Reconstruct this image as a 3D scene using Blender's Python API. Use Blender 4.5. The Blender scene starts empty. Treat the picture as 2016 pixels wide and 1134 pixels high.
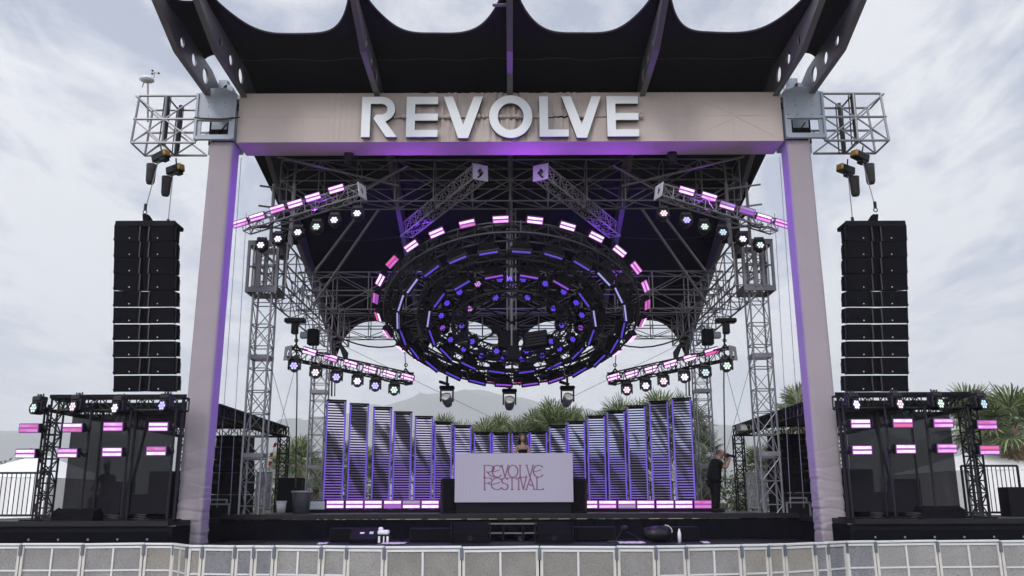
import bpy, math, random
from mathutils import Vector as V, Matrix, noise
R = math.radians
random.seed(7)
scn = bpy.context.scene
COL = scn.collection

# ------------------------------------------------------------------ camera, sky, sun, exposure
FPX, CXP, CYP = 1740.0, 1005.0, 567.0
PITCH, ROLL = R(13.6), -0.0030
cd = bpy.data.cameras.new("camera"); cam = bpy.data.objects.new("camera", cd); COL.objects.link(cam)
cd.sensor_width = 36; cd.lens = FPX / 2016 * 36; cd.clip_start = .1; cd.clip_end = 20000
cd.shift_x = (1008 - CXP) / 2016
cam.location = (0, 0, 1.95)
CM = Matrix.Rotation(R(90) + PITCH, 4, 'X') @ Matrix.Rotation(ROLL, 4, 'Z')
cam.rotation_euler = CM.to_euler()
scn.camera = cam
CP = V((0, 0, 1.95)); CR = CM.to_3x3()

def at(px, py, Y):
    """world point at distance Y seen at photograph pixel px, py"""
    d = CR @ V(((px - CXP) / FPX, (CYP - py) / FPX, -1.0))
    return CP + d * (Y / d.y)

w = bpy.data.worlds.new("World"); scn.world = w; w.use_nodes = True
nt = w.node_tree; N = nt.nodes; L = nt.links
bg = N['Background']; bg.inputs['Strength'].default_value = .1
SUN_EL, SUN_AZ = R(33), R(200)
sky = N.new('ShaderNodeTexSky'); sky.sky_type = 'NISHITA'; sky.sun_disc = False
sky.sun_elevation = SUN_EL; sky.sun_rotation = SUN_AZ; sky.dust_density = 2.0
tc = N.new('ShaderNodeTexCoord'); sp = N.new('ShaderNodeSeparateXYZ'); L.new(tc.outputs['Generated'], sp.inputs[0])
def mth(op, a, b=None, c=None):
    n = N.new('ShaderNodeMath'); n.operation = op
    for i, x in enumerate((a, b, c)):
        if x is None: continue
        if isinstance(x, (int, float)): n.inputs[i].default_value = x
        else: L.new(x, n.inputs[i])
    return n.outputs[0]
zz = mth('ADD', mth('MAXIMUM', sp.outputs[2], 0.0), .16)
cb = N.new('ShaderNodeCombineXYZ')
L.new(mth('DIVIDE', sp.outputs[0], zz), cb.inputs[0]); L.new(mth('DIVIDE', sp.outputs[1], zz), cb.inputs[1])
def wnoise(scale, detail, rough, dist, off, stretch=(1, 1, 1), rot=0):
    mp = N.new('ShaderNodeMapping'); mp.inputs['Location'].default_value = off
    mp.inputs['Scale'].default_value = stretch; mp.inputs['Rotation'].default_value = (0, 0, rot)
    L.new(cb.outputs[0], mp.inputs[0])
    n = N.new('ShaderNodeTexNoise'); L.new(mp.outputs[0], n.inputs['Vector'])
    n.inputs['Scale'].default_value = scale; n.inputs['Detail'].default_value = detail
    n.inputs['Roughness'].default_value = rough; n.inputs['Distortion'].default_value = dist
    return n.outputs['Fac']
n1 = wnoise(1.15, 8, .58, .5, (3.1, 1.7, 0), (1, .8, 1), .5)
n2 = wnoise(4.2, 8, .62, .9, (7, 2, 0), (1.0, .38, 1), -.5)
n3 = wnoise(11, 5, .6, .5, (1, 5, 0), (1, .55, 1), .9)
cl = mth('ADD', mth('ADD', mth('MULTIPLY', n1, .58), mth('MULTIPLY', n2, .31)), mth('MULTIPLY', n3, .11))
ramp = N.new('ShaderNodeValToRGB'); L.new(cl, ramp.inputs[0])
e = ramp.color_ramp.elements
e[0].position = .455; e[0].color = (0, 0, 0, 1); e[1].position = .55; e[1].color = (1, 1, 1, 1)
hz = mth('SUBTRACT', 1.0, mth('MULTIPLY', sp.outputs[2], 4.5))          # thicker, evener cloud toward the horizon
fac = mth('MINIMUM', mth('ADD', ramp.outputs[0], mth('MULTIPLY', mth('MAXIMUM', hz, 0.0), .45)), 1.0)
mx = N.new('ShaderNodeMix'); mx.data_type = 'RGBA'
thin = N.new('ShaderNodeMix'); thin.data_type = 'RGBA'; thin.inputs['Factor'].default_value = .72
L.new(sky.outputs[0], thin.inputs['A']); thin.inputs['B'].default_value = (4.5, 4.95, 6.4, 1)      # thin veil over the blue
L.new(fac, mx.inputs['Factor']); L.new(thin.outputs['Result'], mx.inputs['A'])
mx.inputs['B'].default_value = (8.3, 8.45, 8.85, 1)
sdir = (math.sin(SUN_AZ) * math.cos(SUN_EL), math.cos(SUN_AZ) * math.cos(SUN_EL), math.sin(SUN_EL))
dt = N.new('ShaderNodeVectorMath'); dt.operation = 'DOT_PRODUCT'; L.new(tc.outputs['Generated'], dt.inputs[0]); dt.inputs[1].default_value = sdir
glow = mth('ADD', 1.0, mth('MULTIPLY', mth('POWER', mth('MAXIMUM', mth('ADD', mth('MULTIPLY', dt.outputs['Value'], .66), .30), 0.0), 2.0), 2.3))   # thin cloud brightens toward the veiled sun behind the camera
gm = N.new('ShaderNodeVectorMath'); gm.operation = 'SCALE'; L.new(mx.outputs['Result'], gm.inputs[0]); L.new(glow, gm.inputs['Scale'])
L.new(gm.outputs[0], bg.inputs['Color'])

ld = bpy.data.lights.new("sun", 'SUN'); ld.energy = 1.1; ld.angle = R(12); ld.color = (1, .96, .9)
sun = bpy.data.objects.new("sun", ld); COL.objects.link(sun)
sd = V((math.sin(SUN_AZ) * math.cos(SUN_EL), math.cos(SUN_AZ) * math.cos(SUN_EL), math.sin(SUN_EL)))
sun.rotation_euler = sd.to_track_quat('Z', 'Y').to_euler(); sun.location = (0, -20, 60)
vs = scn.view_settings; vs.view_transform = 'Standard'; vs.look = 'None'; vs.exposure = 0.0; vs.gamma = 1; vs.use_curve_mapping = False
try:
    scn.cycles.use_denoising = True; scn.cycles.max_bounces = 8; scn.cycles.volume_bounces = 2; scn.cycles.transparent_max_bounces = 16
    scn.cycles.sample_clamp_indirect = 4
except Exception: pass

# ------------------------------------------------------------------ materials
def mat(name, col, rough=.6, metal=0, var=0, vscale=3, bump=0, bscale=40, emit=None, estr=0, spec=.5, sample=True, bdist=.01):
    m = bpy.data.materials.new(name); m.use_nodes = True
    n = m.node_tree.nodes; l = m.node_tree.links; b = n['Principled BSDF']
    b.inputs['Base Color'].default_value = (*col, 1); b.inputs['Roughness'].default_value = rough
    b.inputs['Metallic'].default_value = metal; b.inputs['Specular IOR Level'].default_value = spec
    if var or bump:
        t = n.new('ShaderNodeTexCoord')
    if var:
        q = n.new('ShaderNodeTexNoise'); q.inputs['Scale'].default_value = vscale; q.inputs['Detail'].default_value = 6
        q.inputs['Roughness'].default_value = .65
        l.new(t.outputs['Object'], q.inputs['Vector'])
        x = n.new('ShaderNodeMix'); x.data_type = 'RGBA'
        l.new(q.outputs['Fac'], x.inputs['Factor'])
        x.inputs['A'].default_value = (*[c * (1 - var) for c in col], 1); x.inputs['B'].default_value = (*[min(1, c * (1 + var)) for c in col], 1)
        l.new(x.outputs['Result'], b.inputs['Base Color'])
        y = n.new('ShaderNodeMapRange'); l.new(q.outputs['Fac'], y.inputs[0])
        y.inputs[3].default_value = max(.05, rough - .12); y.inputs[4].default_value = min(1, rough + .12)
        l.new(y.outputs[0], b.inputs['Roughness'])
    if bump:
        q2 = n.new('ShaderNodeTexNoise'); q2.inputs['Scale'].default_value = bscale; q2.inputs['Detail'].default_value = 4
        l.new(t.outputs['Object'], q2.inputs['Vector'])
        bp = n.new('ShaderNodeBump'); bp.inputs['Strength'].default_value = bump; bp.inputs['Distance'].default_value = bdist
        l.new(q2.outputs['Fac'], bp.inputs['Height']); l.new(bp.outputs[0], b.inputs['Normal'])
    if emit:
        b.inputs['Emission Color'].default_value = (*emit, 1); b.inputs['Emission Strength'].default_value = estr
        if not sample: m.cycles.emission_sampling = 'NONE'
    return m

def see_through(name, col, opac, rough=.9, speck=0, sscale=60):
    m = bpy.data.materials.new(name); m.use_nodes = True
    n = m.node_tree.nodes; l = m.node_tree.links; b = n['Principled BSDF']; o = n['Material Output']
    b.inputs['Base Color'].default_value = (*col, 1); b.inputs['Roughness'].default_value = rough; b.inputs['Specular IOR Level'].default_value = .2
    t = n.new('ShaderNodeBsdfTransparent'); x = n.new('ShaderNodeMixShader'); x.inputs[0].default_value = opac
    l.new(t.outputs[0], x.inputs[1]); l.new(b.outputs[0], x.inputs[2]); l.new(x.outputs[0], o.inputs['Surface'])
    if speck:
        tc = n.new('ShaderNodeTexCoord'); q = n.new('ShaderNodeTexNoise'); q.inputs['Scale'].default_value = sscale; q.inputs['Detail'].default_value = 3
        l.new(tc.outputs['Object'], q.inputs['Vector'])
        r = n.new('ShaderNodeMapRange'); r.inputs[1].default_value = .3; r.inputs[2].default_value = .7
        r.inputs[3].default_value = opac - speck; r.inputs[4].default_value = min(1, opac + speck); l.new(q.outputs['Fac'], r.inputs[0]); l.new(r.outputs[0], x.inputs[0])
        q2 = n.new('ShaderNodeTexNoise'); q2.inputs['Scale'].default_value = 2.2; q2.inputs['Detail'].default_value = 5
        l.new(tc.outputs['Object'], q2.inputs['Vector'])
        x2 = n.new('ShaderNodeMix'); x2.data_type = 'RGBA'; l.new(q2.outputs['Fac'], x2.inputs['Factor'])
        x2.inputs['A'].default_value = (*[c * .72 for c in col], 1); x2.inputs['B'].default_value = (*[c * 1.25 for c in col], 1)
        l.new(x2.outputs['Result'], b.inputs['Base Color'])
    return m

M = {}
M['alu'] = mat('aluminium', (.20, .20, .225), .42, .5, .25, 5)
M['alu_dull'] = mat('weathered_aluminium', (.205, .20, .215), .5, .4, .3, 4)
M['sleeve'] = mat('sleeve_steel', (.13, .13, .14), .5, .4, .3, 4)
M['arm_alu'] = mat('lightened_arm_aluminium', (.50, .49, .52), .45, .3, .2, 5)  # lightened copy of the aluminium, to brighten the dim diagonal trusses
M['alu_dark'] = mat('dark_ring_aluminium', (.045, .044, .054), .5, .4, .3, 4)
M['galv'] = mat('galvanised_plate', (.25, .285, .335), .5, .1, .18, 4, .15, 30)
M['plate_lit'] = mat('pale_end_plate', (.55, .57, .60), .5, .1, .1, 6)  # pale plates, lightened for the front light they face
M['black_truss'] = mat('black_truss_paint', (.006, .006, .009), .5, 0, .3, 6, spec=.25)
M['black'] = mat('black_paint', (.0045, .0045, .0075), .65, 0, .35, 5, .1, 60, spec=.1)
M['black_gloss'] = mat('black_plastic', (.005, .005, .008), .4, 0, .3, 8, spec=.25)
M['grille'] = mat('speaker_grille', (.0040, .0040, .0065), .85, 0, .35, 9, .4, 160, bdist=.004, spec=.06)
M['horn'] = mat('horn_plastic', (.018, .019, .025), .6, 0, .2, 8)
M['seam_web'] = mat('webbing', (.030, .028, .038), .8, 0, .2, 5)
M['canopy'] = mat('blackout_canvas', (.014, .013, .020), .88, 0, .35, 1.2, .5, 1.6, bdist=.10, spec=.12)
M['rib'] = mat('painted_steel_rib', (.15, .145, .17), .5, .3, .3, 2.5, .1, 20)
M['fabric'] = mat('dusty_pink_stretch_fabric', (.46, .40, .39), .9, 0, .10, 1.1, .25, 14, bdist=.012, spec=.15)
M['wrap'] = mat('lilac_darkened_column_wrap', (.29, .255, .285), .9, 0, .12, 1.3, .3, 12, bdist=.012, spec=.15)  # own lilac tint, also darkened to offset stronger light on the columns
M['letter'] = mat('white_letter_face', (.68, .71, .77), .45, 0, .05, 3)
M['letter_side'] = mat('dark_letter_return', (.05, .045, .05), .5)
M['deck'] = mat('stage_deck_black', (.007, .007, .011), .45, 0, .4, 2.5, .15, 20, spec=.2)
M['skirt'] = mat('black_skirt_cloth', (.0032, .0030, .0062), .9, 0, .4, 2, .3, 9, spec=.05)
M['barrier'] = mat('barrier_aluminium', (.56, .57, .58), .45, .35, .14, 6, .1, 40)
M['barrier_warm'] = mat('barrier_scuffed_post', (.48, .465, .435), .55, .15, .2, 8)
M['clip'] = mat('barrier_joint_clip', (.10, .11, .14), .5, .3, .2, 9)
M['perf'] = see_through('perforated_sheet', (.30, .29, .285), .62, .75, .14, 42)
M['scrim'] = see_through('black_scrim', (.010, .010, .015), .76)
M['yellow'] = mat('hoist_yellow', (.26, .15, .03), .5, 0, .25, 12)
M['bag'] = mat('chain_bag_cloth', (.02, .02, .022), .9, 0, .3, 9, .4, 40)
M['tent'] = mat('white_tent_vinyl', (.78, .78, .78), .6, 0, .06, 1, .2, 2, bdist=.05)
M['mount'] = mat('mountain_scrub', (.10, .105, .095), .95, 0, .5, .004)
M['ground'] = mat('dry_grass_ground', (.17, .15, .095), .95, 0, .4, .15, .3, 5)
M['trunk'] = mat('palm_trunk', (.20, .15, .105), .95, 0, .35, 4, .6, 18, bdist=.03)
M['dead'] = mat('dead_fronds', (.23, .165, .095), .9, 0, .35, 2)
M['skin'] = mat('skin', (.23, .13, .095), .55, 0, .1, 8)  # kept darker to carry the shade on the photographer's head
M['skin2'] = mat('tanned_skin', (.20, .115, .085), .55, 0, .1, 8)
M['hair'] = mat('dark_hair', (.012, .009, .008), .5, 0, .3, 30)
M['cloth_black'] = mat('black_clothes', (.005, .005, .007), .9, 0, .3, 6, .3, 20, spec=.1)
M['grey_plastic'] = mat('grey_bin_plastic', (.05, .055, .065), .55, 0, .2, 4)
M['white_plastic'] = mat('white_plastic', (.62, .62, .66), .45, 0, .08, 6)
M['label'] = mat('green_sticker', (.28, .55, .33), .6)
M['pale'] = mat('pale_sticker', (.55, .55, .55), .6)
M['cable'] = mat('cable_rubber', (.012, .012, .012), .6)
M['wire'] = mat('steel_wire', (.20, .20, .21), .5, .4)
M['red'] = mat('red_strap', (.55, .05, .05), .7)
M['glass'] = mat('lens_glass', (.75, .77, .78), .12, .85, spec=.8)
M['housing'] = mat('fixture_housing', (.008, .007, .011), .4, 0, .3, 9, spec=.25)

def leafmat(name, a, b):
    m = bpy.data.materials.new(name); m.use_nodes = True
    n = m.node_tree.nodes; l = m.node_tree.links; p = n['Principled BSDF']
    g = n.new('ShaderNodeNewGeometry'); r = n.new('ShaderNodeValToRGB')
    r.color_ramp.elements[0].color = (*a, 1); r.color_ramp.elements[1].color = (*b, 1)
    md_ = r.color_ramp.elements.new(.5); md_.color = (a[0]*2.2, a[1]*2, a[2]*2, 1)
    l.new(g.outputs['Random Per Island'], r.inputs[0]); l.new(r.outputs[0], p.inputs['Base Color'])
    p.inputs['Roughness'].default_value = .42; p.inputs['Specular IOR Level'].default_value = .6
    tr = n.new('ShaderNodeBsdfTranslucent'); l.new(r.outputs[0], tr.inputs['Color'])
    x = n.new('ShaderNodeMixShader'); x.inputs[0].default_value = .25
    l.new(p.outputs[0], x.inputs[1]); l.new(tr.outputs[0], x.inputs[2]); l.new(x.outputs[0], n['Material Output'].inputs['Surface'])
    return m
M['frond'] = leafmat('palm_frond', (.046, .075, .027), (.40, .42, .24))
M['bush'] = leafmat('shrub_leaf', (.03, .05, .018), (.10, .13, .05))

def strobemat(name, c, c2, s):
    m = mat(name, (.05, .05, .05), .4, emit=c, estr=s); n = m.node_tree.nodes; l = m.node_tree.links; b = n['Principled BSDF']
    t = n.new('ShaderNodeTexCoord'); oi = n.new('ShaderNodeObjectInfo'); ad = n.new('ShaderNodeVectorMath'); ad.operation = 'MULTIPLY_ADD'; ad.inputs[1].default_value = (5.5, 0, 9)
    cb_ = n.new('ShaderNodeCombineXYZ')
    for i in (0, 1):
        mu = n.new('ShaderNodeMath'); mu.operation = 'MULTIPLY'; mu.inputs[1].default_value = 37.0 + 20*i; l.new(oi.outputs['Random'], mu.inputs[0]); l.new(mu.outputs[0], cb_.inputs[i])
    l.new(t.outputs['Object'], ad.inputs[0]); l.new(cb_.outputs[0], ad.inputs[2])
    q = n.new('ShaderNodeTexNoise'); q.inputs['Scale'].default_value = 1; q.inputs['Detail'].default_value = 1; l.new(ad.outputs[0], q.inputs['Vector'])
    mr = n.new('ShaderNodeMapRange'); mr.inputs[1].default_value = .36; mr.inputs[2].default_value = .62; l.new(q.outputs['Fac'], mr.inputs[0])
    x = n.new('ShaderNodeMix'); x.data_type = 'RGBA'; l.new(mr.outputs[0], x.inputs['Factor']); x.inputs['A'].default_value = (*c2, 1); x.inputs['B'].default_value = (*c, 1)
    w_ = n.new('ShaderNodeTexWave'); w_.inputs['Scale'].default_value = 9; w_.bands_direction = 'X'; l.new(t.outputs['Object'], w_.inputs['Vector'])
    m2 = n.new('ShaderNodeMapRange'); m2.inputs[3].default_value = s*.72; m2.inputs[4].default_value = s*1.12; l.new(w_.outputs['Fac'], m2.inputs[0])
    l.new(x.outputs['Result'], b.inputs['Emission Color']); l.new(m2.outputs[0], b.inputs['Emission Strength'])
    return m
def lampmat(name, c, s, sample=True): return mat(name, (.05, .05, .05), .4, emit=c, estr=s, sample=sample)
M['W'] = strobemat('strobe_white_pink', (1, .80, .99), (1, .52, .95), 1.55)
M['rim_glow'] = lampmat('strobe_violet_diffuser', (.36, .05, .50), .75, False)
M['P'] = strobemat('strobe_pink', (1, .50, .95), (.95, .26, .80), 1.15)
M['F'] = strobemat('strobe_magenta', (.90, .25, .75), (.85, .09, .42), .85)
M['V'] = lampmat('strobe_violet', (.42, .10, .75), .7)
M['D'] = lampmat('strobe_red_pink', (1, .12, .32), .9)
M['O'] = mat('strobe_unlit_faint_glow', (.33, .35, .36), .3, emit=(.4, .5, .5), estr=.12, sample=False)  # unlit glass, yet given a faint grey emission of its own
M['red_cell'] = lampmat('strobe_red_cell', (1, .08, .25), .9, False)
M['blue_cell'] = lampmat('strobe_blue_cell', (.15, .1, 1), 1.2, False)
for k, c, s in (('Lw', (.80, .72, 1), 1.6), ('Lg', (.72, .90, .82), 1.15), ('Lp', (1, .74, .84), 1.25), ('Lb', (.48, .42, 1), 1.5),
                ('Lt', (.55, .76, .95), 1.1), ('Bb', (.11, .05, .85), 1.1), ('Bv', (.38, .09, .85), .9), ('Bm', (.75, .30, .95), .9),
                ('Tb', (.10, .05, .70), 1.0), ('Tv', (.32, .07, .78), 1.0), ('Tw', (.40, .38, .9), 1.0)):
    M[k] = lampmat('lens_' + k.lower(), c, s, False)
M['glow'] = lampmat('violet_led_tape', (.13, .06, .68), .85, False)

# video slats: white at the top to violet at the foot with dark streaks drifting across
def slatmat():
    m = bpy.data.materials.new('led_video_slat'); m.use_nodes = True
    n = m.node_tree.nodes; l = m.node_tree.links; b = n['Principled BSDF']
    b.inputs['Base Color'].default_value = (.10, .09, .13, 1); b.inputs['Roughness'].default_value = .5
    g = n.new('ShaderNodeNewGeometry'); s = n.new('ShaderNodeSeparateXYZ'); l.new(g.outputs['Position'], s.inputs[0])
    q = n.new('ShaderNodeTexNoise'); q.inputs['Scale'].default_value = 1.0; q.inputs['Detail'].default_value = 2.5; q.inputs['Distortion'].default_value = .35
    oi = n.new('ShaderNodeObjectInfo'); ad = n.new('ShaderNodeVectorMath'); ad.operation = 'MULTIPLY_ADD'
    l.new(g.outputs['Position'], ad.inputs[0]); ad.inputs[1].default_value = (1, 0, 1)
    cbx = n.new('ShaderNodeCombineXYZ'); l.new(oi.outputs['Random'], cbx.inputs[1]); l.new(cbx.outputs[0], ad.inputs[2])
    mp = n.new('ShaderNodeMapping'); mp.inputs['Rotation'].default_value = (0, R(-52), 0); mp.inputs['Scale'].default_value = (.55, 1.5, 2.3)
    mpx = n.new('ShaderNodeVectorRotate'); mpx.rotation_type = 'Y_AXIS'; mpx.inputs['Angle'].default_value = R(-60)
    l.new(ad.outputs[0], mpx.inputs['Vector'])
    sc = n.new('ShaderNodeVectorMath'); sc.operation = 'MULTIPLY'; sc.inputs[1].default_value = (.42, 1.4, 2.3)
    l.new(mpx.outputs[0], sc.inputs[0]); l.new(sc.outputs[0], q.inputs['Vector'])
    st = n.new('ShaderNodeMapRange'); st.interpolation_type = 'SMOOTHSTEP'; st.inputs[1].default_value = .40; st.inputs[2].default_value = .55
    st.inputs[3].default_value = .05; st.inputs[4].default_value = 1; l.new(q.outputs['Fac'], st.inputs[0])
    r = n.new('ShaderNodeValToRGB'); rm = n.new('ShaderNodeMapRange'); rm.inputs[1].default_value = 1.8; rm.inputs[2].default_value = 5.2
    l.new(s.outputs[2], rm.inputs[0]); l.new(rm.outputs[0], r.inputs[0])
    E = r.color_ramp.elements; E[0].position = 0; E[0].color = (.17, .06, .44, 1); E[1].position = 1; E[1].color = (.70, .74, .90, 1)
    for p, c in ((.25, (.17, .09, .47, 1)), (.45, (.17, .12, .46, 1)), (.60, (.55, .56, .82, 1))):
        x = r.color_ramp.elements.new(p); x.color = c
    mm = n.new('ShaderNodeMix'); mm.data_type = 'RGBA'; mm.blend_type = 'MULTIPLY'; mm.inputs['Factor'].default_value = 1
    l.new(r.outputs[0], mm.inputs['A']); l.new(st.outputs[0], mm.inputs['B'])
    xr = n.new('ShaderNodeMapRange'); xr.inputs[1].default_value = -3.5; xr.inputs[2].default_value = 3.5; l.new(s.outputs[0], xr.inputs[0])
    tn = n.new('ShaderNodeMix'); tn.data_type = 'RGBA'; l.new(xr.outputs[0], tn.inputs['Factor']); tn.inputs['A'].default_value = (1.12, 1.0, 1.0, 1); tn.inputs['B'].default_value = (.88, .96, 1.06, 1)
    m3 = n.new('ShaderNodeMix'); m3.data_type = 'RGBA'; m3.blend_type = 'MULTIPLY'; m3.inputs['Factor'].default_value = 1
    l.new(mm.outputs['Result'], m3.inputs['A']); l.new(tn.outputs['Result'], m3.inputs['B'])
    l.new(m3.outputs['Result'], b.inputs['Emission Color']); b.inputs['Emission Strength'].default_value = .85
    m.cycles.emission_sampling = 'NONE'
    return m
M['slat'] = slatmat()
M['backing'] = see_through('dark_mesh_backing', (.006, .004, .016), .88)

def screenmat():
    m = bpy.data.materials.new('led_wall_screen'); m.use_nodes = True
    n = m.node_tree.nodes; l = m.node_tree.links; b = n['Principled BSDF']
    b.inputs['Base Color'].default_value = (.04, .04, .04, 1); b.inputs['Roughness'].default_value = .5
    t = n.new('ShaderNodeTexCoord'); s = n.new('ShaderNodeSeparateXYZ'); l.new(t.outputs['Object'], s.inputs[0])
    wv = n.new('ShaderNodeTexWave'); wv.inputs['Scale'].default_value = 3.4; wv.bands_direction = 'X'; l.new(t.outputs['Object'], wv.inputs['Vector'])
    ab = n.new('ShaderNodeMath'); ab.operation = 'ABSOLUTE'; l.new(s.outputs[0], ab.inputs[0])
    mr = n.new('ShaderNodeMapRange'); mr.inputs[1].default_value = .95; mr.inputs[2].default_value = 1.65; mr.inputs[3].default_value = 0; mr.inputs[4].default_value = .5
    l.new(ab.outputs[0], mr.inputs[0])
    mu = n.new('ShaderNodeMath'); mu.operation = 'MULTIPLY'; l.new(mr.outputs[0], mu.inputs[0]); l.new(wv.outputs['Fac'], mu.inputs[1])
    x = n.new('ShaderNodeMix'); x.data_type = 'RGBA'; l.new(mu.outputs[0], x.inputs['Factor'])
    x.inputs['A'].default_value = (.27, .25, .36, 1); x.inputs['B'].default_value = (.26, .20, .31, 1)
    l.new(x.outputs['Result'], b.inputs['Emission Color']); b.inputs['Emission Strength'].default_value = 1.0
    m.cycles.emission_sampling = 'NONE'
    return m
M['screen'] = screenmat()
M['screen_text'] = mat('led_text', (.03, .02, .03), .5, emit=(.15, .05, .115), estr=.8, sample=False)

# ------------------------------------------------------------------ mesh helpers
class MB:
    def __init__(s): s.v = []; s.f = []
    def add(s, vs, fs):
        o = len(s.v); s.v += [V(p) for p in vs]; s.f += [tuple(i + o for i in f) for f in fs]; return s
    def box(s, c, d, rot=None, taper=None):
        c = V(c); x, y, z = d[0] / 2, d[1] / 2, d[2] / 2
        p = [V((i * x, j * y, k * z)) for k in (-1, 1) for j in (-1, 1) for i in (-1, 1)]
        if taper:
            for q in p[4:]: q.x *= taper; q.y *= taper
        if rot is not None: p = [rot @ q for q in p]
        return s.add([c + q for q in p], [(0, 2, 3, 1), (4, 5, 7, 6), (0, 1, 5, 4), (2, 6, 7, 3), (0, 4, 6, 2), (1, 3, 7, 5)])
    def bbox(s, lo, hi): return s.box(((lo[0]+hi[0])/2, (lo[1]+hi[1])/2, (lo[2]+hi[2])/2), (hi[0]-lo[0], hi[1]-lo[1], hi[2]-lo[2]))
    def cbox(s, c, d, b=.01, rot=None):
        """box with chamfered edges"""
        c = V(c); x, y, z = d[0]/2, d[1]/2, d[2]/2; b = min(b, x*.9, y*.9, z*.9)
        vs = []; idx = {}
        for sx in (-1, 1):
            for sy in (-1, 1):
                for sz in (-1, 1):
                    for a in range(3):
                        p = V((sx*(x - (b if a != 0 else 0)), sy*(y - (b if a != 1 else 0)), sz*(z - (b if a != 2 else 0))))
                        idx[(sx, sy, sz, a)] = len(vs); vs.append(p)
        F = []
        def q(*k): F.append(tuple(idx[i] for i in k))
        for t in (-1, 1):
            q((t,-1,-1,0),(t,1,-1,0),(t,1,1,0),(t,-1,1,0)); q((-1,t,-1,1),(1,t,-1,1),(1,t,1,1),(-1,t,1,1)); q((-1,-1,t,2),(1,-1,t,2),(1,1,t,2),(-1,1,t,2))
            for u in (-1, 1):
                q((t,u,-1,0),(t,u,1,0),(t,u,1,1),(t,u,-1,1)); q((t,-1,u,0),(t,1,u,0),(t,1,u,2),(t,-1,u,2)); q((-1,t,u,1),(1,t,u,1),(1,t,u,2),(-1,t,u,2))
                for ww in (-1, 1): q((t,u,ww,0),(t,u,ww,1),(t,u,ww,2))
        if rot is not None: vs = [rot @ p for p in vs]
        return s.add([c + p for p in vs], F)
    def tube(s, a, b, r, n=6, r2=None):
        a = V(a); b = V(b); d = b - a
        if d.length < 1e-6: return s
        r2 = r if r2 is None else r2
        z = d.normalized(); x = z.orthogonal().normalized(); y = z.cross(x)
        vs = []
        for p, q in ((a, r), (b, r2)):
            for k in range(n):
                t = 2 * math.pi * (k + .5) / n; vs.append(p + (x * math.cos(t) + y * math.sin(t)) * q)
        return s.add(vs, [(k, (k + 1) % n, n + (k + 1) % n, n + k) for k in range(n)] + [tuple(range(n))[::-1], tuple(range(n, 2 * n))])
    def path(s, pts, r, n=6):
        pts = [V(p) for p in pts]
        for a, b in zip(pts, pts[1:]): s.tube(a, b, r, n)
        return s
    def ring(s, c, rad, r, X, Y, n=48, m=6):
        c = V(c); vs = []; fs = []
        Z = X.cross(Y)
        for i in range(n):
            t = 2*math.pi*i/n; d = X*math.cos(t) + Y*math.sin(t)
            for j in range(m):
                u = 2*math.pi*j/m; vs.append(c + d*(rad + r*math.cos(u)) + Z*r*math.sin(u))
        for i in range(n):
            for j in range(m):
                fs.append((i*m+j, ((i+1) % n)*m+j, ((i+1) % n)*m+(j+1) % m, i*m+(j+1) % m))
        return s.add(vs, fs)
    def disc(s, c, r, nrm, n=12):
        c = V(c); z = V(nrm).normalized(); x = z.orthogonal().normalized(); y = z.cross(x)
        return s.add([c + (x*math.cos(2*math.pi*k/n) + y*math.sin(2*math.pi*k/n))*r for k in range(n)], [tuple(range(n))])
    def lathe(s, c, prof, n=16, axis=None):
        c = V(c); A = axis if axis is not None else Matrix.Identity(3); vs = []; m = len(prof)
        for k in range(n):
            t = 2*math.pi*k/n
            for r, z in prof: vs.append(c + A @ V((r*math.cos(t), r*math.sin(t), z)))
        fs = [(k*m+j, ((k+1) % n)*m+j, ((k+1) % n)*m+j+1, k*m+j+1) for k in range(n) for j in range(m-1)]
        return s.add(vs, fs)
    def prism(s, pts, x0, x1):
        """outline in (y, z), extruded along x"""
        n = len(pts); vs = [(x0, p[0], p[1]) for p in pts] + [(x1, p[0], p[1]) for p in pts]
        return s.add(vs, [tuple(range(n))[::-1], tuple(range(n, 2*n))] + [(k, (k+1) % n, n+(k+1) % n, n+k) for k in range(n)])
    def grid(s, nu, nv, fn):
        vs = [fn(i/nu, j/nv) for j in range(nv+1) for i in range(nu+1)]
        return s.add(vs, [(j*(nu+1)+i, j*(nu+1)+i+1, (j+1)*(nu+1)+i+1, (j+1)*(nu+1)+i) for j in range(nv) for i in range(nu)])
    def truss(s, a, b, wd, ht, bays=None, rc=.026, rb=.014, up=V((0, 0, 1)), n=5, xb=False, centre='mid'):
        a = V(a); b = V(b); d = (b - a).normalized(); side = d.cross(up).normalized(); u = side.cross(d).normalized()
        Ln = (b - a).length; bays = bays or max(1, round(Ln / max(wd, ht)))
        oz = {'mid': 0, 'top': -ht/2, 'bot': ht/2}[centre]
        cor = [side*(i*wd/2) + u*(j*ht/2 + oz) for i, j in ((-1, -1), (1, -1), (1, 1), (-1, 1))]
        for c in cor: s.tube(a + c, b + c, rc, n + 1)
        for k in range(bays + 1):
            p = a + (b - a) * (k / bays)
            for i in range(4): s.tube(p + cor[i], p + cor[(i+1) % 4], rb, n)
            if k < bays:
                q = a + (b - a) * ((k + 1) / bays)
                for i in range(4):
                    c0, c1 = cor[i], cor[(i+1) % 4]
                    if (k + i) % 2: c0, c1 = c1, c0
                    s.tube(p + c0, q + c1, rb, n)
                    if xb: s.tube(p + c1, q + c0, rb, n)
        return s
    def mesh(s, name, smooth=False):
        me = bpy.data.meshes.new(name); me.from_pydata([tuple(p) for p in s.v], [], s.f); me.update()
        if smooth: me.polygons.foreach_set('use_smooth', [True] * len(me.polygons))
        return me
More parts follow.
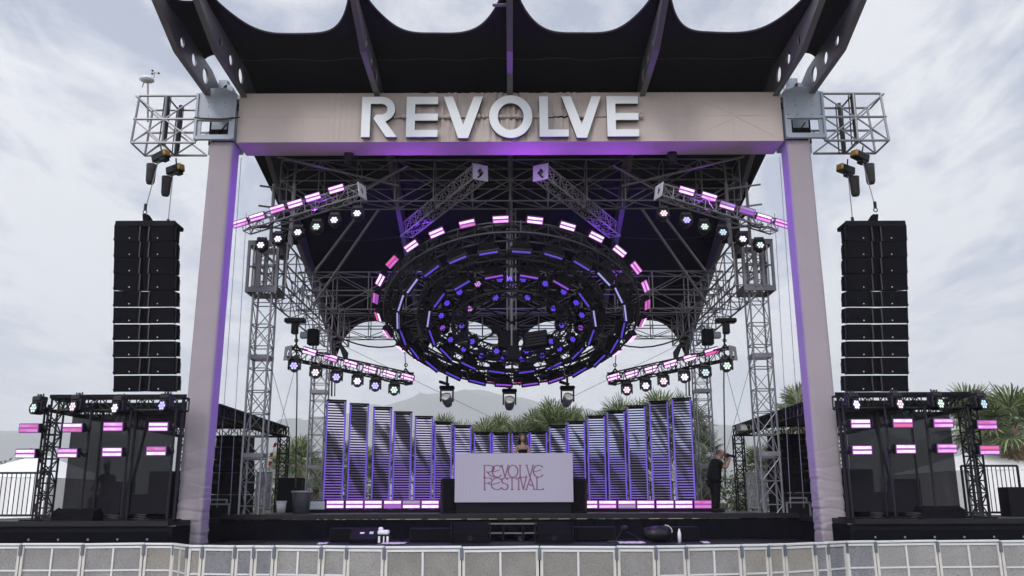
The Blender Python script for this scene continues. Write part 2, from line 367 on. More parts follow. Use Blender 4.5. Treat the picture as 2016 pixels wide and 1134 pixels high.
    def build(s, name, m, parent=None, smooth=False):
        me = s.mesh(name, smooth); me.materials.append(M[m] if isinstance(m, str) else m)
        return link(bpy.data.objects.new(name, me), parent)

def link(o, parent=None):
    COL.objects.link(o)
    if parent is not None:
        o.parent = parent
        if 'wl' in parent: o.location = -V(parent['wl'])     # parts of fixed things are modelled in world coordinates
    return o
def tag(o, label=None, cat=None, group=None, kind=None):
    for k, x in (('label', label), ('category', cat), ('group', group), ('kind', kind)):
        if x: o[k] = x
    return o
def thing(name, loc=(0, 0, 0), label=None, cat=None, group=None):
    """Empty at a fixed thing's base; its parts are given in world coordinates"""
    o = bpy.data.objects.new(name, None); COL.objects.link(o); o.location = loc; o['wl'] = tuple(loc)
    return tag(o, label, cat, group)
def proto(name):
    o = bpy.data.objects.new(name, None); COL.objects.link(o); return o
KIDS = {}
def kids(o): return [c for c in bpy.data.objects if c.parent == o]
def dup(src, top=True):
    ch = KIDS.get(src.name)
    if ch is None: ch = KIDS[src.name] = kids(src)
    c = src.copy(); COL.objects.link(c)
    out = [c]
    for k in ch:
        d = dup(k, False)[0]; d.parent = c; out.append(d)
    return out
USED = set()
def place(src, loc, rot=None, label=None, cat=None, group=None, scale=None):
    if src.name not in USED:
        USED.add(src.name); KIDS.setdefault(src.name, kids(src))
        for k in KIDS[src.name]: KIDS.setdefault(k.name, kids(k))
        res = [src] + list(KIDS[src.name]); first = True
    else:
        res = dup(src)
    o = res[0]; o.location = loc
    if rot is not None: o.rotation_euler = rot.to_euler() if isinstance(rot, Matrix) else rot
    if scale: o.scale = (scale,)*3
    tag(o, label, cat, group)
    return o, res[1:]
def setmat(o, m):
    if not o.material_slots: return
    o.material_slots[0].link = 'OBJECT'; o.material_slots[0].material = M[m] if isinstance(m, str) else m
def orient(xa, face):
    """rotation whose local -Y looks along face and whose local X runs near xa"""
    y = -V(face).normalized(); x = V(xa); x = (x - y * x.dot(y)).normalized(); z = x.cross(y)
    return Matrix((x, y, z)).transposed()
def curve_mesh(loops, depth, bevel=0):
    """filled outline (2D loops, holes by nesting) with thickness, as mesh data in its local XY"""
    cu = bpy.data.curves.new('c', 'CURVE'); cu.dimensions = '2D'; cu.fill_mode = 'BOTH'; cu.extrude = depth / 2; cu.bevel_depth = bevel
    for lp in loops:
        sp = cu.splines.new('POLY'); sp.points.add(len(lp) - 1)
        for p, q in zip(sp.points, lp): p.co = (q[0], q[1], 0, 1)
        sp.use_cyclic_u = True
    o = bpy.data.objects.new('c', cu); COL.objects.link(o)
    me = bpy.data.meshes.new_from_object(o.evaluated_get(bpy.context.evaluated_depsgraph_get()))
    bpy.data.objects.remove(o); bpy.data.curves.remove(cu)
    return me
def mesh_obj(name, me, m, parent=None, mtx=None):
    if mtx is not None: me.transform(mtx)
    me.name = name; me.materials.clear(); me.materials.append(M[m] if isinstance(m, str) else m)
    return link(bpy.data.objects.new(name, me), parent)
YZ = Matrix(((0, 0, 1, 0), (1, 0, 0, 0), (0, 1, 0, 0), (0, 0, 0, 1)))      # curve XY -> world YZ
XZ = Matrix(((1, 0, 0, 0), (0, 0, -1, 0), (0, 1, 0, 0), (0, 0, 0, 1)))     # curve XY -> world XZ, depth along Y
def circ(cx, cy, r, n=18, ry=None): return [(cx + r*math.cos(2*math.pi*k/n), cy + (ry or r)*math.sin(2*math.pi*k/n)) for k in range(n)]
ORD = ['first', 'second', 'third', 'fourth', 'fifth', 'sixth', 'seventh', 'eighth', 'ninth', 'tenth', 'eleventh', 'twelfth', 'thirteenth', 'fourteenth',
       'fifteenth', 'sixteenth', 'seventeenth', 'eighteenth', 'nineteenth', 'twentieth', 'twenty-first', 'twenty-second', 'twenty-third', 'twenty-fourth',
       'twenty-fifth', 'twenty-sixth', 'twenty-seventh', 'twenty-eighth']
def nz(x, y, z): return noise.noise(V((x, y, z)))
def spot(name, loc, aim, power, col, size=70, blend=.8):
    l = bpy.data.lights.new(name, 'SPOT'); l.energy = power; l.color = col; l.spot_size = R(size); l.spot_blend = blend; l.shadow_soft_size = .12
    o = bpy.data.objects.new(name, l); COL.objects.link(o); o.location = loc
    o.rotation_euler = (V(loc) - V(aim)).to_track_quat('Z', 'Y').to_euler(); return o

# ------------------------------------------------------------------ ground, mountain, air
g = MB(); g.add([(-6000, -400, 0), (6000, -400, 0), (6000, 6000, 0), (-6000, 6000, 0)], [(0, 1, 2, 3)])
tag(g.build('ground', 'ground'), kind='structure')

ridge = [(-700, 822), (-300, 838), (0, 846), (100, 853), (400, 848), (560, 838), (690, 822), (770, 796), (850, 771), (940, 762), (1010, 779),
         (1100, 800), (1250, 820), (1415, 831), (1500, 852), (1800, 862), (2300, 842), (2700, 850)]
def ridge_y(px):
    for (a, ya), (b, yb) in zip(ridge, ridge[1:]):
        if a <= px <= b:
            t = (px - a) / (b - a); t = t*t*(3-2*t); return ya + (yb - ya)*t
    return 850
mb = MB(); NX, NY = 260, 26
def mfn(u, v):
    px = -700 + 3400*u; top = at(px, ridge_y(px), 3200)
    X = (px - CXP)/FPX*3200*1.02
    Y = 2000 + 2400*v
    h = max(0, 1 - abs(Y - 3200)/1200)
    h = h**.9
    rough = noise.fractal(V((X/420, Y/420, 2)), 1.0, 2.1, 6)
    rg = 1 - 2*abs(noise.noise(V((X/260 + .3*noise.noise(V((X/90, Y/90, 1))), Y/900, 5)))); z = top.z*h + (rough*60 + rg*55)*min(1, (1-h)*3.0)*min(1, h*4) + rough*10*h
    return V((X*(Y/3200)**.35, Y, z - 6))
mb.grid(NX, NY, mfn)
tag(mb.build('hills', 'mount', smooth=True), kind='structure')

# ------------------------------------------------------------------ roof, ribs and trusses
ROOFZ = [(17.3, 13.62), (19, 13.48), (22, 13.42), (25, 12.6), (28, 11.65), (31, 10.45), (34.3, 8.9), (36.4, 7.75)]
def lerp_tab(tab, x):
    for (a, ya), (b, yb) in zip(tab, tab[1:]):
        if x <= b: return ya + (yb - ya)*(x - a)/(b - a)
    return tab[-1][1]
RX = [-8.13, -7.18, -3.58, 0, 3.58, 7.18, 8.13]
roof = thing('stage_roof', (0, 26, 0), 'black canvas stage roof on curved steel ribs, front edge hanging in scallops', 'roof')
cv = MB()
for a, b in zip(RX, RX[1:]):
    narrow = b - a < 2
    fr_mid = 18.75 if narrow else 20.2; bk_mid = 34.3; y1a = 21.45 if narrow else 36.2; y1b = 21.2 if narrow else 34.3
    def fn(u, v, a=a, b=b, fr_mid=fr_mid, y1a=y1a, y1b=y1b):
        x = a + (b - a)*u; k = abs(2*u - 1); sh = (1 - k**3.2)
        y0 = 17.75 + (fr_mid - 17.75)*(1 - k**3.6); y1 = y1a - (y1a - y1b)*(1 - k**2.4)
        y = y0 + (y1 - y0)*v
        z = lerp_tab(ROOFZ, y) - (.16 if b - a > 2 else .04)*(1 - k*k) * math.sin(math.pi*min(1, max(0, v)))
        z += .025*nz(x*1.3, y*.8, 3)
        return V((x, y, z))
    cv.grid(16, 44, fn)
for sg in (-1, 1):
    cv.grid(6, 20, lambda u, v, sg=sg: V((sg*(7.18 + .80*u*(1 - .75*v)), 23.1 + 8.6*v, lerp_tab(ROOFZ, 23.1 + 8.6*v) - .25*u*u)))
can = cv.build('canopy', 'canopy', roof, smooth=True)
for a, b in zip(RX, RX[1:]):
    if b - a < 2: continue
    def zc_(x, y, a=a, b=b):
        k = abs(2*(x - a)/(b - a) - 1); yb = 17.75 + 2.45*(1 - k**3.6); v = max(0, min(1, (y - yb)/(36 - yb)))
        return lerp_tab(ROOFZ, y) - .16*(1 - k*k)*math.sin(math.pi*v) + .025*nz(x*1.3, y*.8, 3)
    for y in (21.4, 24.3, 26.9, 29.6, 32.2):
        t = MB(); t.path([(a + (b - a)*k/18, y + .05*math.sin(k*.7), zc_(a + (b - a)*k/18, y) - .012) for k in range(19)], .016, 5); t.build('canopy_seam', 'seam_web', roof)
    t = MB(); pts = []
    for k in range(41):
        u = k/40; q = abs(2*u - 1); y = 17.75 + 2.45*(1 - q**3.6); x = a + (b - a)*u; pts.append((x, y, lerp_tab(ROOFZ, y) + .025*nz(x*1.3, y*.8, 3)))
    t.path(pts, .026, 6); t.build('edge_rope', 'seam_web', roof)
so = can.modifiers.new('thickness', 'SOLIDIFY'); so.thickness = .02; so.offset = 1
def rib(x, outer):
    low = [(22.9, 12.45), (21.9, 12.62), (19.6, 12.66), (18.2, 13.14), (17.2, 13.5)]
    low_back = [(24.7, 11.85), (26.3, 11.15), (29.7, 10.15), (33.5, 8.75), (36.2, 7.6)]
    up = [(17.15, 13.6), (19, 13.46), (22, 13.40), (25, 12.58), (28, 11.63), (31, 10.43), (34.3, 8.88), (36.3, 7.74)]
    loop = low[::-1] + low_back + up[::-1] if not outer else low[::-1] + [(24.2, 12.2), (25, 12.4)] + up[3::-1]
    holes = [circ(21.55, 13.0, .21), circ(20.7, 13.02, .17), circ(19.85, 13.04, .13)]
    me = curve_mesh([loop] + holes, .05)
    m = Matrix.Translation((x, 0, 0)) @ YZ
    o = mesh_obj('roof_rib', me, 'rib', roof, m)
    fl = MB(); pts = low[::-1] + (low_back if not outer else [(24.2, 12.2)])
    for (y0, z0), (y1, z1) in zip(pts, pts[1:]):
        d = V((0, y1-y0, z1-z0)); nrm = V((0, -d.z, d.y)).normalized()*.012
        c = [V((x + sx*.075, y0, z0)) for sx in (-1, 1)] + [V((x + sx*.075, y1, z1)) for sx in (-1, 1)]
        fl.add([p - nrm*2 for p in c] + [p for p in c], [(0, 1, 3, 2), (4, 6, 7, 5), (0, 4, 5, 1), (2, 3, 7, 6), (0, 2, 6, 4), (1, 5, 7, 3)])
    fl.build('rib_flange', 'rib', o).location = (0, 0, 0)
for i, x in enumerate(RX): rib(x, i in (0, 6))
# name plates near the rib tips
for x, y in ((-7.9, 18.15), (-.19, 18.6), (7.9, 18.15)):
    pl = MB(); pl.box((x, y, 13.28), (.42 if x else .28, .16, .012), Matrix.Rotation(R(8), 3, 'X')); pl.build('name_plate', 'alu_dull', roof)
def box_truss3(mb, a, b, z0, z1, y0, y1, bays):
    """big three-chord-high roof truss running along X"""
    zm = (z0 + z1)/2
    for y in (y0, y1):
        for z in (z0, zm, z1): mb.tube((a, y, z), (b, y, z), .023, 6)
        for k in range(bays + 1):
            x = a + (b - a)*k/bays; mb.tube((x, y, z0), (x, y, z1), .020, 5)
            if k < bays:
                x2 = a + (b - a)*(k + 1)/bays
                lo, hi = (x, x2) if k % 2 else (x2, x)
                mb.tube((lo, y, z0), (hi, y, zm), .016, 5); mb.tube((hi, y, zm), (lo, y, z1), .016, 5)
    for k in range(bays + 1):
        x = a + (b - a)*k/bays
        for z in (z0, zm, z1): mb.tube((x, y0, z), (x, y1, z), .014, 5)
        if k < bays:
            x2 = a + (b - a)*(k + 1)/bays
            for z in (z0, z1): mb.tube((x, y0, z), (x2, y1, z), .013, 5)
t = MB(); box_truss3(t, -6.75, 6.75, 10.5, 11.78, 24.5, 25.25, 12); t.build('front_cross_truss', 'alu_dull', roof)
t = MB(); box_truss3(t, -6.8, 6.8, 7.9, 9.12, 27.4, 28.08, 12); t.build('middle_cross_truss', 'alu_dull', roof)
t = MB(); box_truss3(t, -6.6, 6.6, 8.15, 9.0, 33.6, 34.2, 12); t.build('rear_cross_truss', 'alu_dull', roof)
for sx in (-1, 1):
    t = MB()
    for x in (6.35, 7.3):
        for z in (7.88, 8.5, 9.12): t.tube((sx*x, 24.2, z), (sx*x, 34.2, z), .03, 6)
        nb = 9
        for k in range(nb + 1):
            y = 24.2 + 10*k/nb; t.tube((sx*x, y, 7.88), (sx*x, y, 9.12), .024, 5)
            if k < nb:
                y2 = y + 10/nb; lo, hi = (y, y2) if k % 2 else (y2, y)
                t.tube((sx*x, lo, 7.88), (sx*x, hi, 8.5), .018, 5); t.tube((sx*x, hi, 8.5), (sx*x, lo, 9.12), .018, 5)
    for k in range(10):
        y = 24.2 + 10*k/9
        for z in (7.88, 9.12): t.tube((sx*6.35, y, z), (sx*7.3, y, z), .018, 5)
        if k < 9: t.tube((sx*6.35, y, 7.88), (sx*7.3, y + 10/9, 7.88), .016, 5)
    t.build('side_truss', 'alu_dull', roof)
    # raking braces and knees
    t = MB()
    t.tube(at(CXP + sx*301, 424, 25.0), at(CXP + sx*383, 533, 27.4), .042, 8)
    t.tube(at(CXP + sx*259, 412, 25.2), at(CXP + sx*388, 600, 27.35), .042, 8)
    t.tube(at(CXP + sx*-1*-460, 308, 23.2), at(CXP + sx*220, 366, 24.4), .035, 8)
    t.tube(at(CXP + sx*202, 326, 24.0), at(CXP + sx*330, 400, 24.6), .035, 8)
    t.tube((sx*6.9, 24.4, 11.0), (sx*6.9, 24.4, 9.1), .05, 6); t.tube((sx*6.3, 24.4, 11.0), (sx*6.3, 24.4, 9.1), .05, 6)
    t.tube((sx*6.5, 24.9, 9.1), (sx*6.5, 25.2, 12.0), .04, 6)
    for z in (9.6, 10.2, 10.8): t.tube((sx*6.3, 24.4, z), (sx*7.2, 24.0, z), .03, 5)
    t.build('brace_pipes', 'alu_dull', roof)
    # canvas side wall scraps and tail plates under the rear corner
    t = MB(); t.prism([(33.4, 8.1), (35.9, 7.9), (35.6, 7.1), (35.2, 7.5)], sx*6.66, sx*6.7); t.build('corner_gusset', 'canopy', roof)
    t = MB()
    t.bbox((sx*6.95 - .35, 25.75, 9.75), (sx*6.95 + .35, 26.45, 9.95)); t.bbox((sx*6.95 - .3, 25.8, 10.5), (sx*6.95 + .3, 26.4, 10.62))
    t.box((sx*6.95, 26.1, 10.2), (.22, .22, .5)); t.tube((sx*6.95, 26.1, 9.2), (sx*6.95, 26.1, 9.8), .16, 10)
    t.build('lifting_head', 'black', roof)

# towers
def tower(x, y, ztop, wd, sleeve, label):
    o = thing('truss_tower', (x, y, 0), label, 'truss tower', 'lattice towers carrying the stage roof')
    t = MB(); h = wd/2; z = 0; step = .62
    for i in (-1, 1):
        for j in (-1, 1): t.tube((x+i*h, y+j*h, 0), (x+i*h, y+j*h, ztop), .03, 6)
    k = 0
    while z < ztop - .1:
        z1 = min(z + step, ztop)
        c = [(-h, -h), (h, -h), (h, h), (-h, h)]
        for q in range(4):
            a, b = c[q], c[(q+1) % 4]
            t.tube((x+a[0], y+a[1], z), (x+b[0], y+b[1], z), .016, 5)
            if (k + q) % 2: a, b = b, a
            t.tube((x+a[0], y+a[1], z), (x+b[0], y+b[1], z1), .014, 5)
            t.tube((x+b[0], y+b[1], z), (x+a[0], y+a[1], z1), .011, 4) if k % 3 == 1 else None
        z = z1; k += 1
    t.build('lattice', 'alu', o)
    for zz_ in (3.2, 5.9):
        p = MB()
        for s in (-1, 1):
            p.box((x, y+s*h, zz_), (wd+.07, .02, .12)); p.box((x+s*h, y, zz_), (.02, wd+.03, .12))
        p.build('joint_plate', 'alu', o)
    if sleeve:
        s = MB(); W = wd + .3; H = W/2
        for i in (-1, 1):
            for j in (-1, 1): s.box((x+i*H, y+j*H, 8.45), (.075, .075, 1.5))
        for zz_ in (7.78, 9.14):
            for j in (-1, 1): s.box((x, y+j*(H+.003), zz_), (W+.08, .07, .15)); s.box((x+j*(H+.003), y, zz_), (.07, W+.06, .15))
        s.box((x - .1, y-H-.03, 8.45), (.13, .06, 1.25)); s.box((x+.12, y-H-.03, 8.45), (.08, .05, 1.25))
        for j in (-1, 1): s.tube((x-H, y+j*H, 8.45), (x+H, y+j*H, 8.45), .03, 5)
        s.build('sleeve_block', 'sleeve', o)
    return o
tower(-7.02, 24.6, 9.1, .52, True, 'front lattice tower just right of the left fabric column')
tower(7.02, 24.6, 9.1, .52, True, 'front lattice tower just left of the right fabric column')
tower(-7.05, 32.6, 8.4, .55, False, 'rear lattice tower left of the tallest left slatted panel')
tower(7.05, 32.6, 8.4, .55, False, 'rear lattice tower behind the standing photographer')

# fabric wrapped columns
def column(sx, label):
    o = thing('stage_column', (sx*7.70, 22.31, 0), label, 'column', 'fabric wrapped front columns')
    cx, cy, h = sx*7.70, 22.31, .315
    per = []
    nseg = 10
    for (a, b) in (((-h, -h), (h, -h)), ((h, -h), (h, h)), ((h, h), (-h, h)), ((-h, h), (-h, -h))):
        for k in range(nseg): per.append((a[0]+(b[0]-a[0])*k/nseg, a[1]+(b[1]-a[1])*k/nseg))
    n = len(per); NZ = 420; vs = []; fs = []
    for j in range(NZ + 1):
        z = 11.3*j/NZ
        for k, (px, py) in enumerate(per):
            wr = max(0, 1 - z/3.4); u = math.hypot(px, py)
            fo = max(0, 1 - 3.4*abs(nz(px*.9+sx*5, py*.9, z*4.6 + px*1.1))); d = (.052*fo*fo + .03*nz(px*2+sx*3, py*2, z*6))*wr**1.1*(.55 + .9*abs(nz(px+3, py, z*1.3))) + .006*nz(px*1.2+9, py*1.2, z*.7)
            pinch = 1 - sum(a_*math.exp(-((z - z_ - t_*px - .05*nz(px*2, py*2, z_))/.028)**2) for z_, a_, t_ in ((.95, .05, .12), (1.22, .06, -.1), (1.46, .05, .16), (1.75, .055, -.05), (2.02, .04, .2), (2.4, .035, -.15), (2.75, .025, .1), (3.2, .018, .2)))
            k2 = 1 - .06*min(1, (abs(px)/h)**8*(abs(py)/h)**8)
            vs.append((cx + sx*.085*(1 - z/11.3) + (px + px/max(u, .01)*d)*pinch*k2, cy + (py + py/max(u, .01)*d)*pinch*k2, z))
    for j in range(NZ):
        for k in range(n): fs.append((j*n+k, j*n+(k+1) % n, (j+1)*n+(k+1) % n, (j+1)*n+k))
    m = MB(); m.add(vs, fs); m.build('fabric_wrap', 'wrap', o, smooth=True)
    b = MB(); b.box((cx, cy, .06), (1.0, 1.0, .12)); b.build('base_plate', 'galv', o)
column(-1, 'left column wrapped in dusty pink fabric, beside the left hanging speakers')
column(1, 'right column wrapped in dusty pink fabric, beside the right hanging speakers')

# header beam
hb = thing('header_beam', (0, 22.45, 11.28), 'pink fabric covered beam spanning the two columns with truss wings', 'beam')
HX = 7.30; Z0, Z1, YF, YB = 11.28, 12.70, 22.0, 22.92
def wrinkle(x, z):
    k = math.exp(-((x + .2)/2.6)**4)
    a = nz(x*5.0, z*.5, 1)*.085 + nz(x*12 + z*2, z*.9, 4)*.055
    tie = .045*sum(math.exp(-((x - c)/.35)**2)*math.sin((x - c)*34) for c in (-3.2, -1.6, -.35, .15, 1.6, 3.7))
    ed = .010*(math.exp(-((x-4.35)/.3)**2) + math.exp(-((x+4.6)/.3)**2))*math.sin(x*40)
    return (a + tie)*k*(.5+.5*math.exp(-((z-11.98)/.45)**2)) + ed + .006*nz(x*.7, z*1.3, 7)
def fas(z0, z1, gap):
    def fn(u, v):
        x = -HX + 2*HX*u; s = math.exp(-((x + .25)/3.25)**8)
        zz0 = z0 + (gap*s*(.7+.5*nz(x*2.3, 1, 1)) if gap > 0 else 0); zz1 = z1 + (gap*s*(.7+.5*nz(x*2.3, 5, 1)) if gap < 0 else 0)
        z = zz0 + (zz1 - zz0)*v
        return V((x, YF - .01 + wrinkle(x, z), z))
    return fn
f = MB(); f.grid(420, 14, fas(11.985, Z1, .035)); f.grid(420, 14, fas(Z0, 11.985, -.03))
f.grid(240, 10, lambda u, v: V((-HX + 2*HX*u, YF - .01 + (YB - YF)*v, Z0 + .012*nz(u*50, v*.6, 3)*(1-(2*v-1)**2)*2 + (wrinkle(-HX + 2*HX*u, Z0)*0))))
f.add([(-HX, YF+.02, Z1), (HX, YF+.02, Z1), (HX, YB, Z1+.01), (-HX, YB, Z1+.01)], [(0, 1, 2, 3)])
f.add([(-HX, YB, Z0), (HX, YB, Z0), (HX, YB, Z1), (-HX, YB, Z1)], [(0, 1, 2, 3)])
f.build('fabric_cover', 'fabric', hb, smooth=True)
b = MB(); b.bbox((-HX, YF + .25, Z0 + .1), (HX, YF + .3, Z1 - .1)); b.build('slit_shade', 'black', hb)  # added black sheet that puts shade behind the slit in the cloth
# taut seams where the cloth is pulled over the frame
s = MB()
for x in (-5.55, -4.05, 4.75, 5.0, 6.0): s.box((x, YF - .012, 11.99), (.022, .012, 1.38))
for a_, b_ in ((-7.1, -4.1), (4.3, 7.1)): s.box(((a_+b_)/2, YF - .012, 12.02), (b_-a_, .010, .020))
for x0_, x1_, z0_, z1_ in ((4.8, 6.0, 12.62, 12.05), (4.8, 6.0, 11.36, 11.95), (6.05, 7.1, 12.0, 11.4)):
    s.tube((x0_, YF - .008, z0_), (x1_, YF - .008, z1_), .010, 5)
s.box((0, YF - .02, Z0 + .008), (2*HX, .016, .018))
s.build('seam', 'fabric', hb)
for x in (-2.75, -2.45, -1.55, -.95, -.35, .2, .8, 1.75, 2.0, 3.1, 3.4):
    k = MB(); rr = .075 + .035*random.random()
    k.lathe((x, YF - .07, 11.985), [(0, -.17), (rr*.9, -.12), (rr*.5, -.05), (rr*1.2, 0), (rr*.55, .06), (rr*1.1, .13), (0, .18)], 8, Matrix.Rotation(R(90), 3, 'Y') @ Matrix.Rotation(R(random.uniform(-20, 20)), 3, 'X'))
    k.build('cloth_knot', 'fabric', hb, smooth=True)
for xa_, xb_ in ((-3.5, -2.5), (-2.1, -1.0), (-.75, .85), (1.7, 2.35), (2.6, 3.5)):
    s = MB(); n_ = 14; pr_ = [V((xa_ + (xb_-xa_)*k/n_, YF - .05 + .01*nz(k*.7, xa_, 2), 11.985 + .022*nz(k*.45, xa_, 5))) for k in range(n_+1)]
    for k in range(n_): s.tube(pr_[k], pr_[k+1], .034 + .06*abs(nz(k*.8, 3, xa_)), 8, .034 + .06*abs(nz(k*.8+.8, 3, xa_)))
    s.build('tie_roll', 'fabric', hb, smooth=True)
for sx in (-1, 1):
    xa, xb = sorted((sx*7.325, sx*8.40))
    loop = [(xa, 11.30), (xb, 11.30), (xb, 12.62), (xb - .18, 12.72), ((xa+xb)/2 + .2, 12.80), ((xa+xb)/2 - .2, 12.80), (xa + .18, 12.72), (xa, 12.62)]
    win = [(xa+.17, 11.46), (xb-.17, 11.46), (xb-.17, 11.84), (xa+.17, 11.84)]
    bolts = [circ(x_, z_, .018, 8) for x_ in (xa+.1, xb-.1, xa+.35, xb-.35) for z_ in (11.98,)] + [circ(x_, z_, .016, 8) for x_ in (xa+.32, xb-.32) for z_ in (12.25, 12.38)]
    me = curve_mesh([loop, win] + bolts, .04); o = mesh_obj('corner_plate', me, 'galv', hb, Matrix.Translation((0, YF - .12, 0)) @ XZ)
    q = MB()
    for x_ in (xa + .03, xb - .03): q.box((x_, YF - .16, 11.98), (.06, .05, 1.3))
    q.box(((xa+xb)/2, YF - .16, 11.90), (xb-xa - .12, .05, .07)); q.box(((xa+xb)/2, YF - .16, 11.36), (xb-xa - .12, .05, .1))
    q.build('plate_rail', 'galv', o).location = (0, 0, 0)
    q = MB(); q.bbox((xa + .05, YB - .06, 11.3), (xb - .05, YB - .02, 12.6)); q.build('rear_plate', 'galv', hb)
    q = MB()
    q.tube((xa+.3, YF+.3, 11.4), (xa+.7, YF+.3, 11.95), .02, 5); q.box(((xa+xb)/2, YF + .5, 11.65), (.5, .4, .3)); q.tube((xa+.3, YF+.2, 11.3), (xa+.3, YF+.2, 12.0), .025, 6); q.tube((xb-.3, YF+.2, 11.3), (xb-.3, YF+.2, 12.0), .025, 6)
    q.build('hinge_gear', 'black', hb)
    # winch on top of the corner
    q = MB(); c = V(((xa+xb)/2, 22.5, 12.82))
    q.box(c + V((0, 0, .15)), (.5, .4, .1)); q.box(c + V((-.05, 0, .33)), (.24, .3, .28)); q.tube(c + V((.1, -.15, .2)), c + V((.1, .15, .2)), .14, 10)
    q.tube(c + V((-.3, 0, -.1)), c + V((-.25, 0, .45)), .02, 5); q.tube(c + V((.3, 0, -.1)), c + V((.05, 0, .5)), .02, 5); q.box(c + V((0, .1, .0)), (.9, .3, .12))
    q.build('corner_winch', 'galv', hb)
    # truss wing carrying the speakers
    t = MB(); xi, xo = sx*8.4, sx*10.12
    xt = sx*10.02
    for y in (YF + .02, YB):
        for z in (11.30, 11.98, 12.66): t.tube((xi, y, z), (xo if z < 12 else xt, y, z), .034, 7)
        for x in (xo, (xi+xo)/2 + sx*.03): t.tube((x, y, 11.3), (xt if x == xo else x, y, 12.66), .032, 7)
        xm = (xi + xo)/2 + sx*.03
        for za, zb, zc in ((12.66, 11.98, 11.3),):
            t.tube((xo, y, za), (xm, y, zb), .024, 6); t.tube((xi, y, za), (xm, y, zb), .024, 6)
            t.tube((xm, y, zb), (xo, y, zc), .024, 6); t.tube((xm, y, zb), (xi, y, zc), .024, 6)
            t.tube((xo, y, zb), (xm, y, zc), .02, 6); t.tube((xm, y, zb - .68), (xi, y, zb), .02, 6)
    for x in (xo, xm):
        for z in (11.3, 12.66): t.tube((x, YF + .02, z), (x, YB, z), .026, 6)
    t.tube((xo, YF, 11.3), (xo, YB, 11.98), .02, 6); t.tube((xi, YF, 11.3), (xm, YB, 11.3), .02, 6); t.tube((xm, YF, 11.3), (xo, YB, 11.3), .02, 6)
    t.build('wing_truss', 'alu', hb)
    q = MB()
    for y in (YF + .2, YB - .1):
        x = sx*9.32 - sx*.12*(y > 22.5)
        q.tube((x, y, 12.75), (x, y, 11.3), .055, 6); q.tube((x - .09, y, 12.7), (x - .13, y, 11.25), .018, 5); q.tube((x + .08, y, 12.7), (x + .06, y, 11.4), .014, 5)
    q.build('rigging_sling', 'bag', hb)
cbl = MB(); cbl.path([at(382, 231, 21.8), at(400, 233, 21.8), at(435, 234, 21.78), at(472, 231, 21.8)], .018, 6)
tag(cbl.build('power_cable', 'cable'), 'black cable strung across the left corner plate of the beam', 'cable')

# the lettered sign
sign = thing('letter_sign', (0, 21.9, 11.4), 'white raised block-letter sign on the pink header beam', 'sign')
def letter(kind, wd):
    s = .20
    H = 1.0
    if kind == 'E':
        a = .185; m0, m1 = .405, .575
        return [[(0, 0), (wd, 0), (wd, a*.92), (s, a*.92), (s, m0), (wd, m0), (wd, m1), (s, m1), (s, 1 - a), (wd, 1 - a), (wd, 1), (0, 1)]]
    if kind == 'L': return [[(0, 0), (wd, 0), (wd, .17), (s, .17), (s, 1), (0, 1)]]
    if kind == 'V':
        c = wd/2; return [[(0, 1), (.215, 1), (c, .30), (wd - .215, 1), (wd, 1), (c + .115, -.03), (c - .115, -.03)]]
    if kind == 'O': return [circ(wd/2, .5, wd/2, 48, .53), circ(wd/2, .5, wd/2 - .2, 48, .335)]
    if kind == 'R':
        r = .31; cx = wd - r - .02; cy = 1 - r
        out = [(0, 0), (0, 1)] + [(cx + r*math.cos(t), cy + r*math.sin(t)) for t in [math.pi/2 - math.pi*k/20 for k in range(0, 19)]]
        out += [(wd*.66, .40), (wd + .02, 0), (wd - .22, 0), (wd*.32, .46), (.44, .55)]
        ri = r - .175
        inn = [(.2, cy - ri + .0)] + [(cx + ri*math.cos(t), cy + ri*math.sin(t)) for t in [-math.pi/2 + math.pi*k/14 for k in range(15)]] + [(.2, 1 - .175)]
        out = [(0, 0), (0, 1)] + [(cx + r*math.cos(t), cy + r*math.sin(t)) for t in [math.pi/2 - math.pi*k/20 for k in range(0, 18)]] + [(wd*.72, .39), (wd + .04, 0), (wd - .21, 0), (wd*.36, .50), (wd*.42, cy - ri - .0), (.2, cy - ri), (.2, cy - ri - .001), (.2, 0)]
        out2 = [(0, 0), (0, 1)] + [(cx + r*math.cos(t), cy + r*math.sin(t)) for t in [math.pi/2 - math.pi*k/20 for k in range(0, 18)]] + [(wd*.70, .38), (wd + .04, 0), (wd - .21, 0), (wd*.345, .46)] + \
               [(wd*.42, cy - ri)] + [(cx + ri*math.cos(t), cy + ri*math.sin(t)) for t in [-math.pi/2 + math.pi*k/14 for k in range(15)]] + [(.2, 1 - .175), (.2, 0)]
        return [out2]
YL = 21.80
p0 = at(714, 270, YL); p1 = at(714, 191, YL); HH = p1.z - p0.z
for ch, xl, xr in (('R', 712, 779), ('E', 800, 862), ('V', 873, 951), ('O', 963, 1048), ('L', 1062, 1119), ('V', 1106, 1184), ('E', 1195, 1257)):
    A = at(xl, 232, YL).x; B = at(xr, 232, YL).x; wd = (B - A)/HH
    lp = letter(ch, wd)
    T = Matrix.Translation((A, YL, p0.z)) @ XZ @ Matrix.Scale(HH, 4)
    face = mesh_obj('letter_face', curve_mesh(lp, .02), 'letter', sign, T)
    T2 = Matrix.Translation((A, YL + .075, p0.z)) @ XZ @ Matrix.Scale(HH, 4)
    back = mesh_obj('letter_return', curve_mesh(lp, .10/HH), 'letter_side', sign, T2)

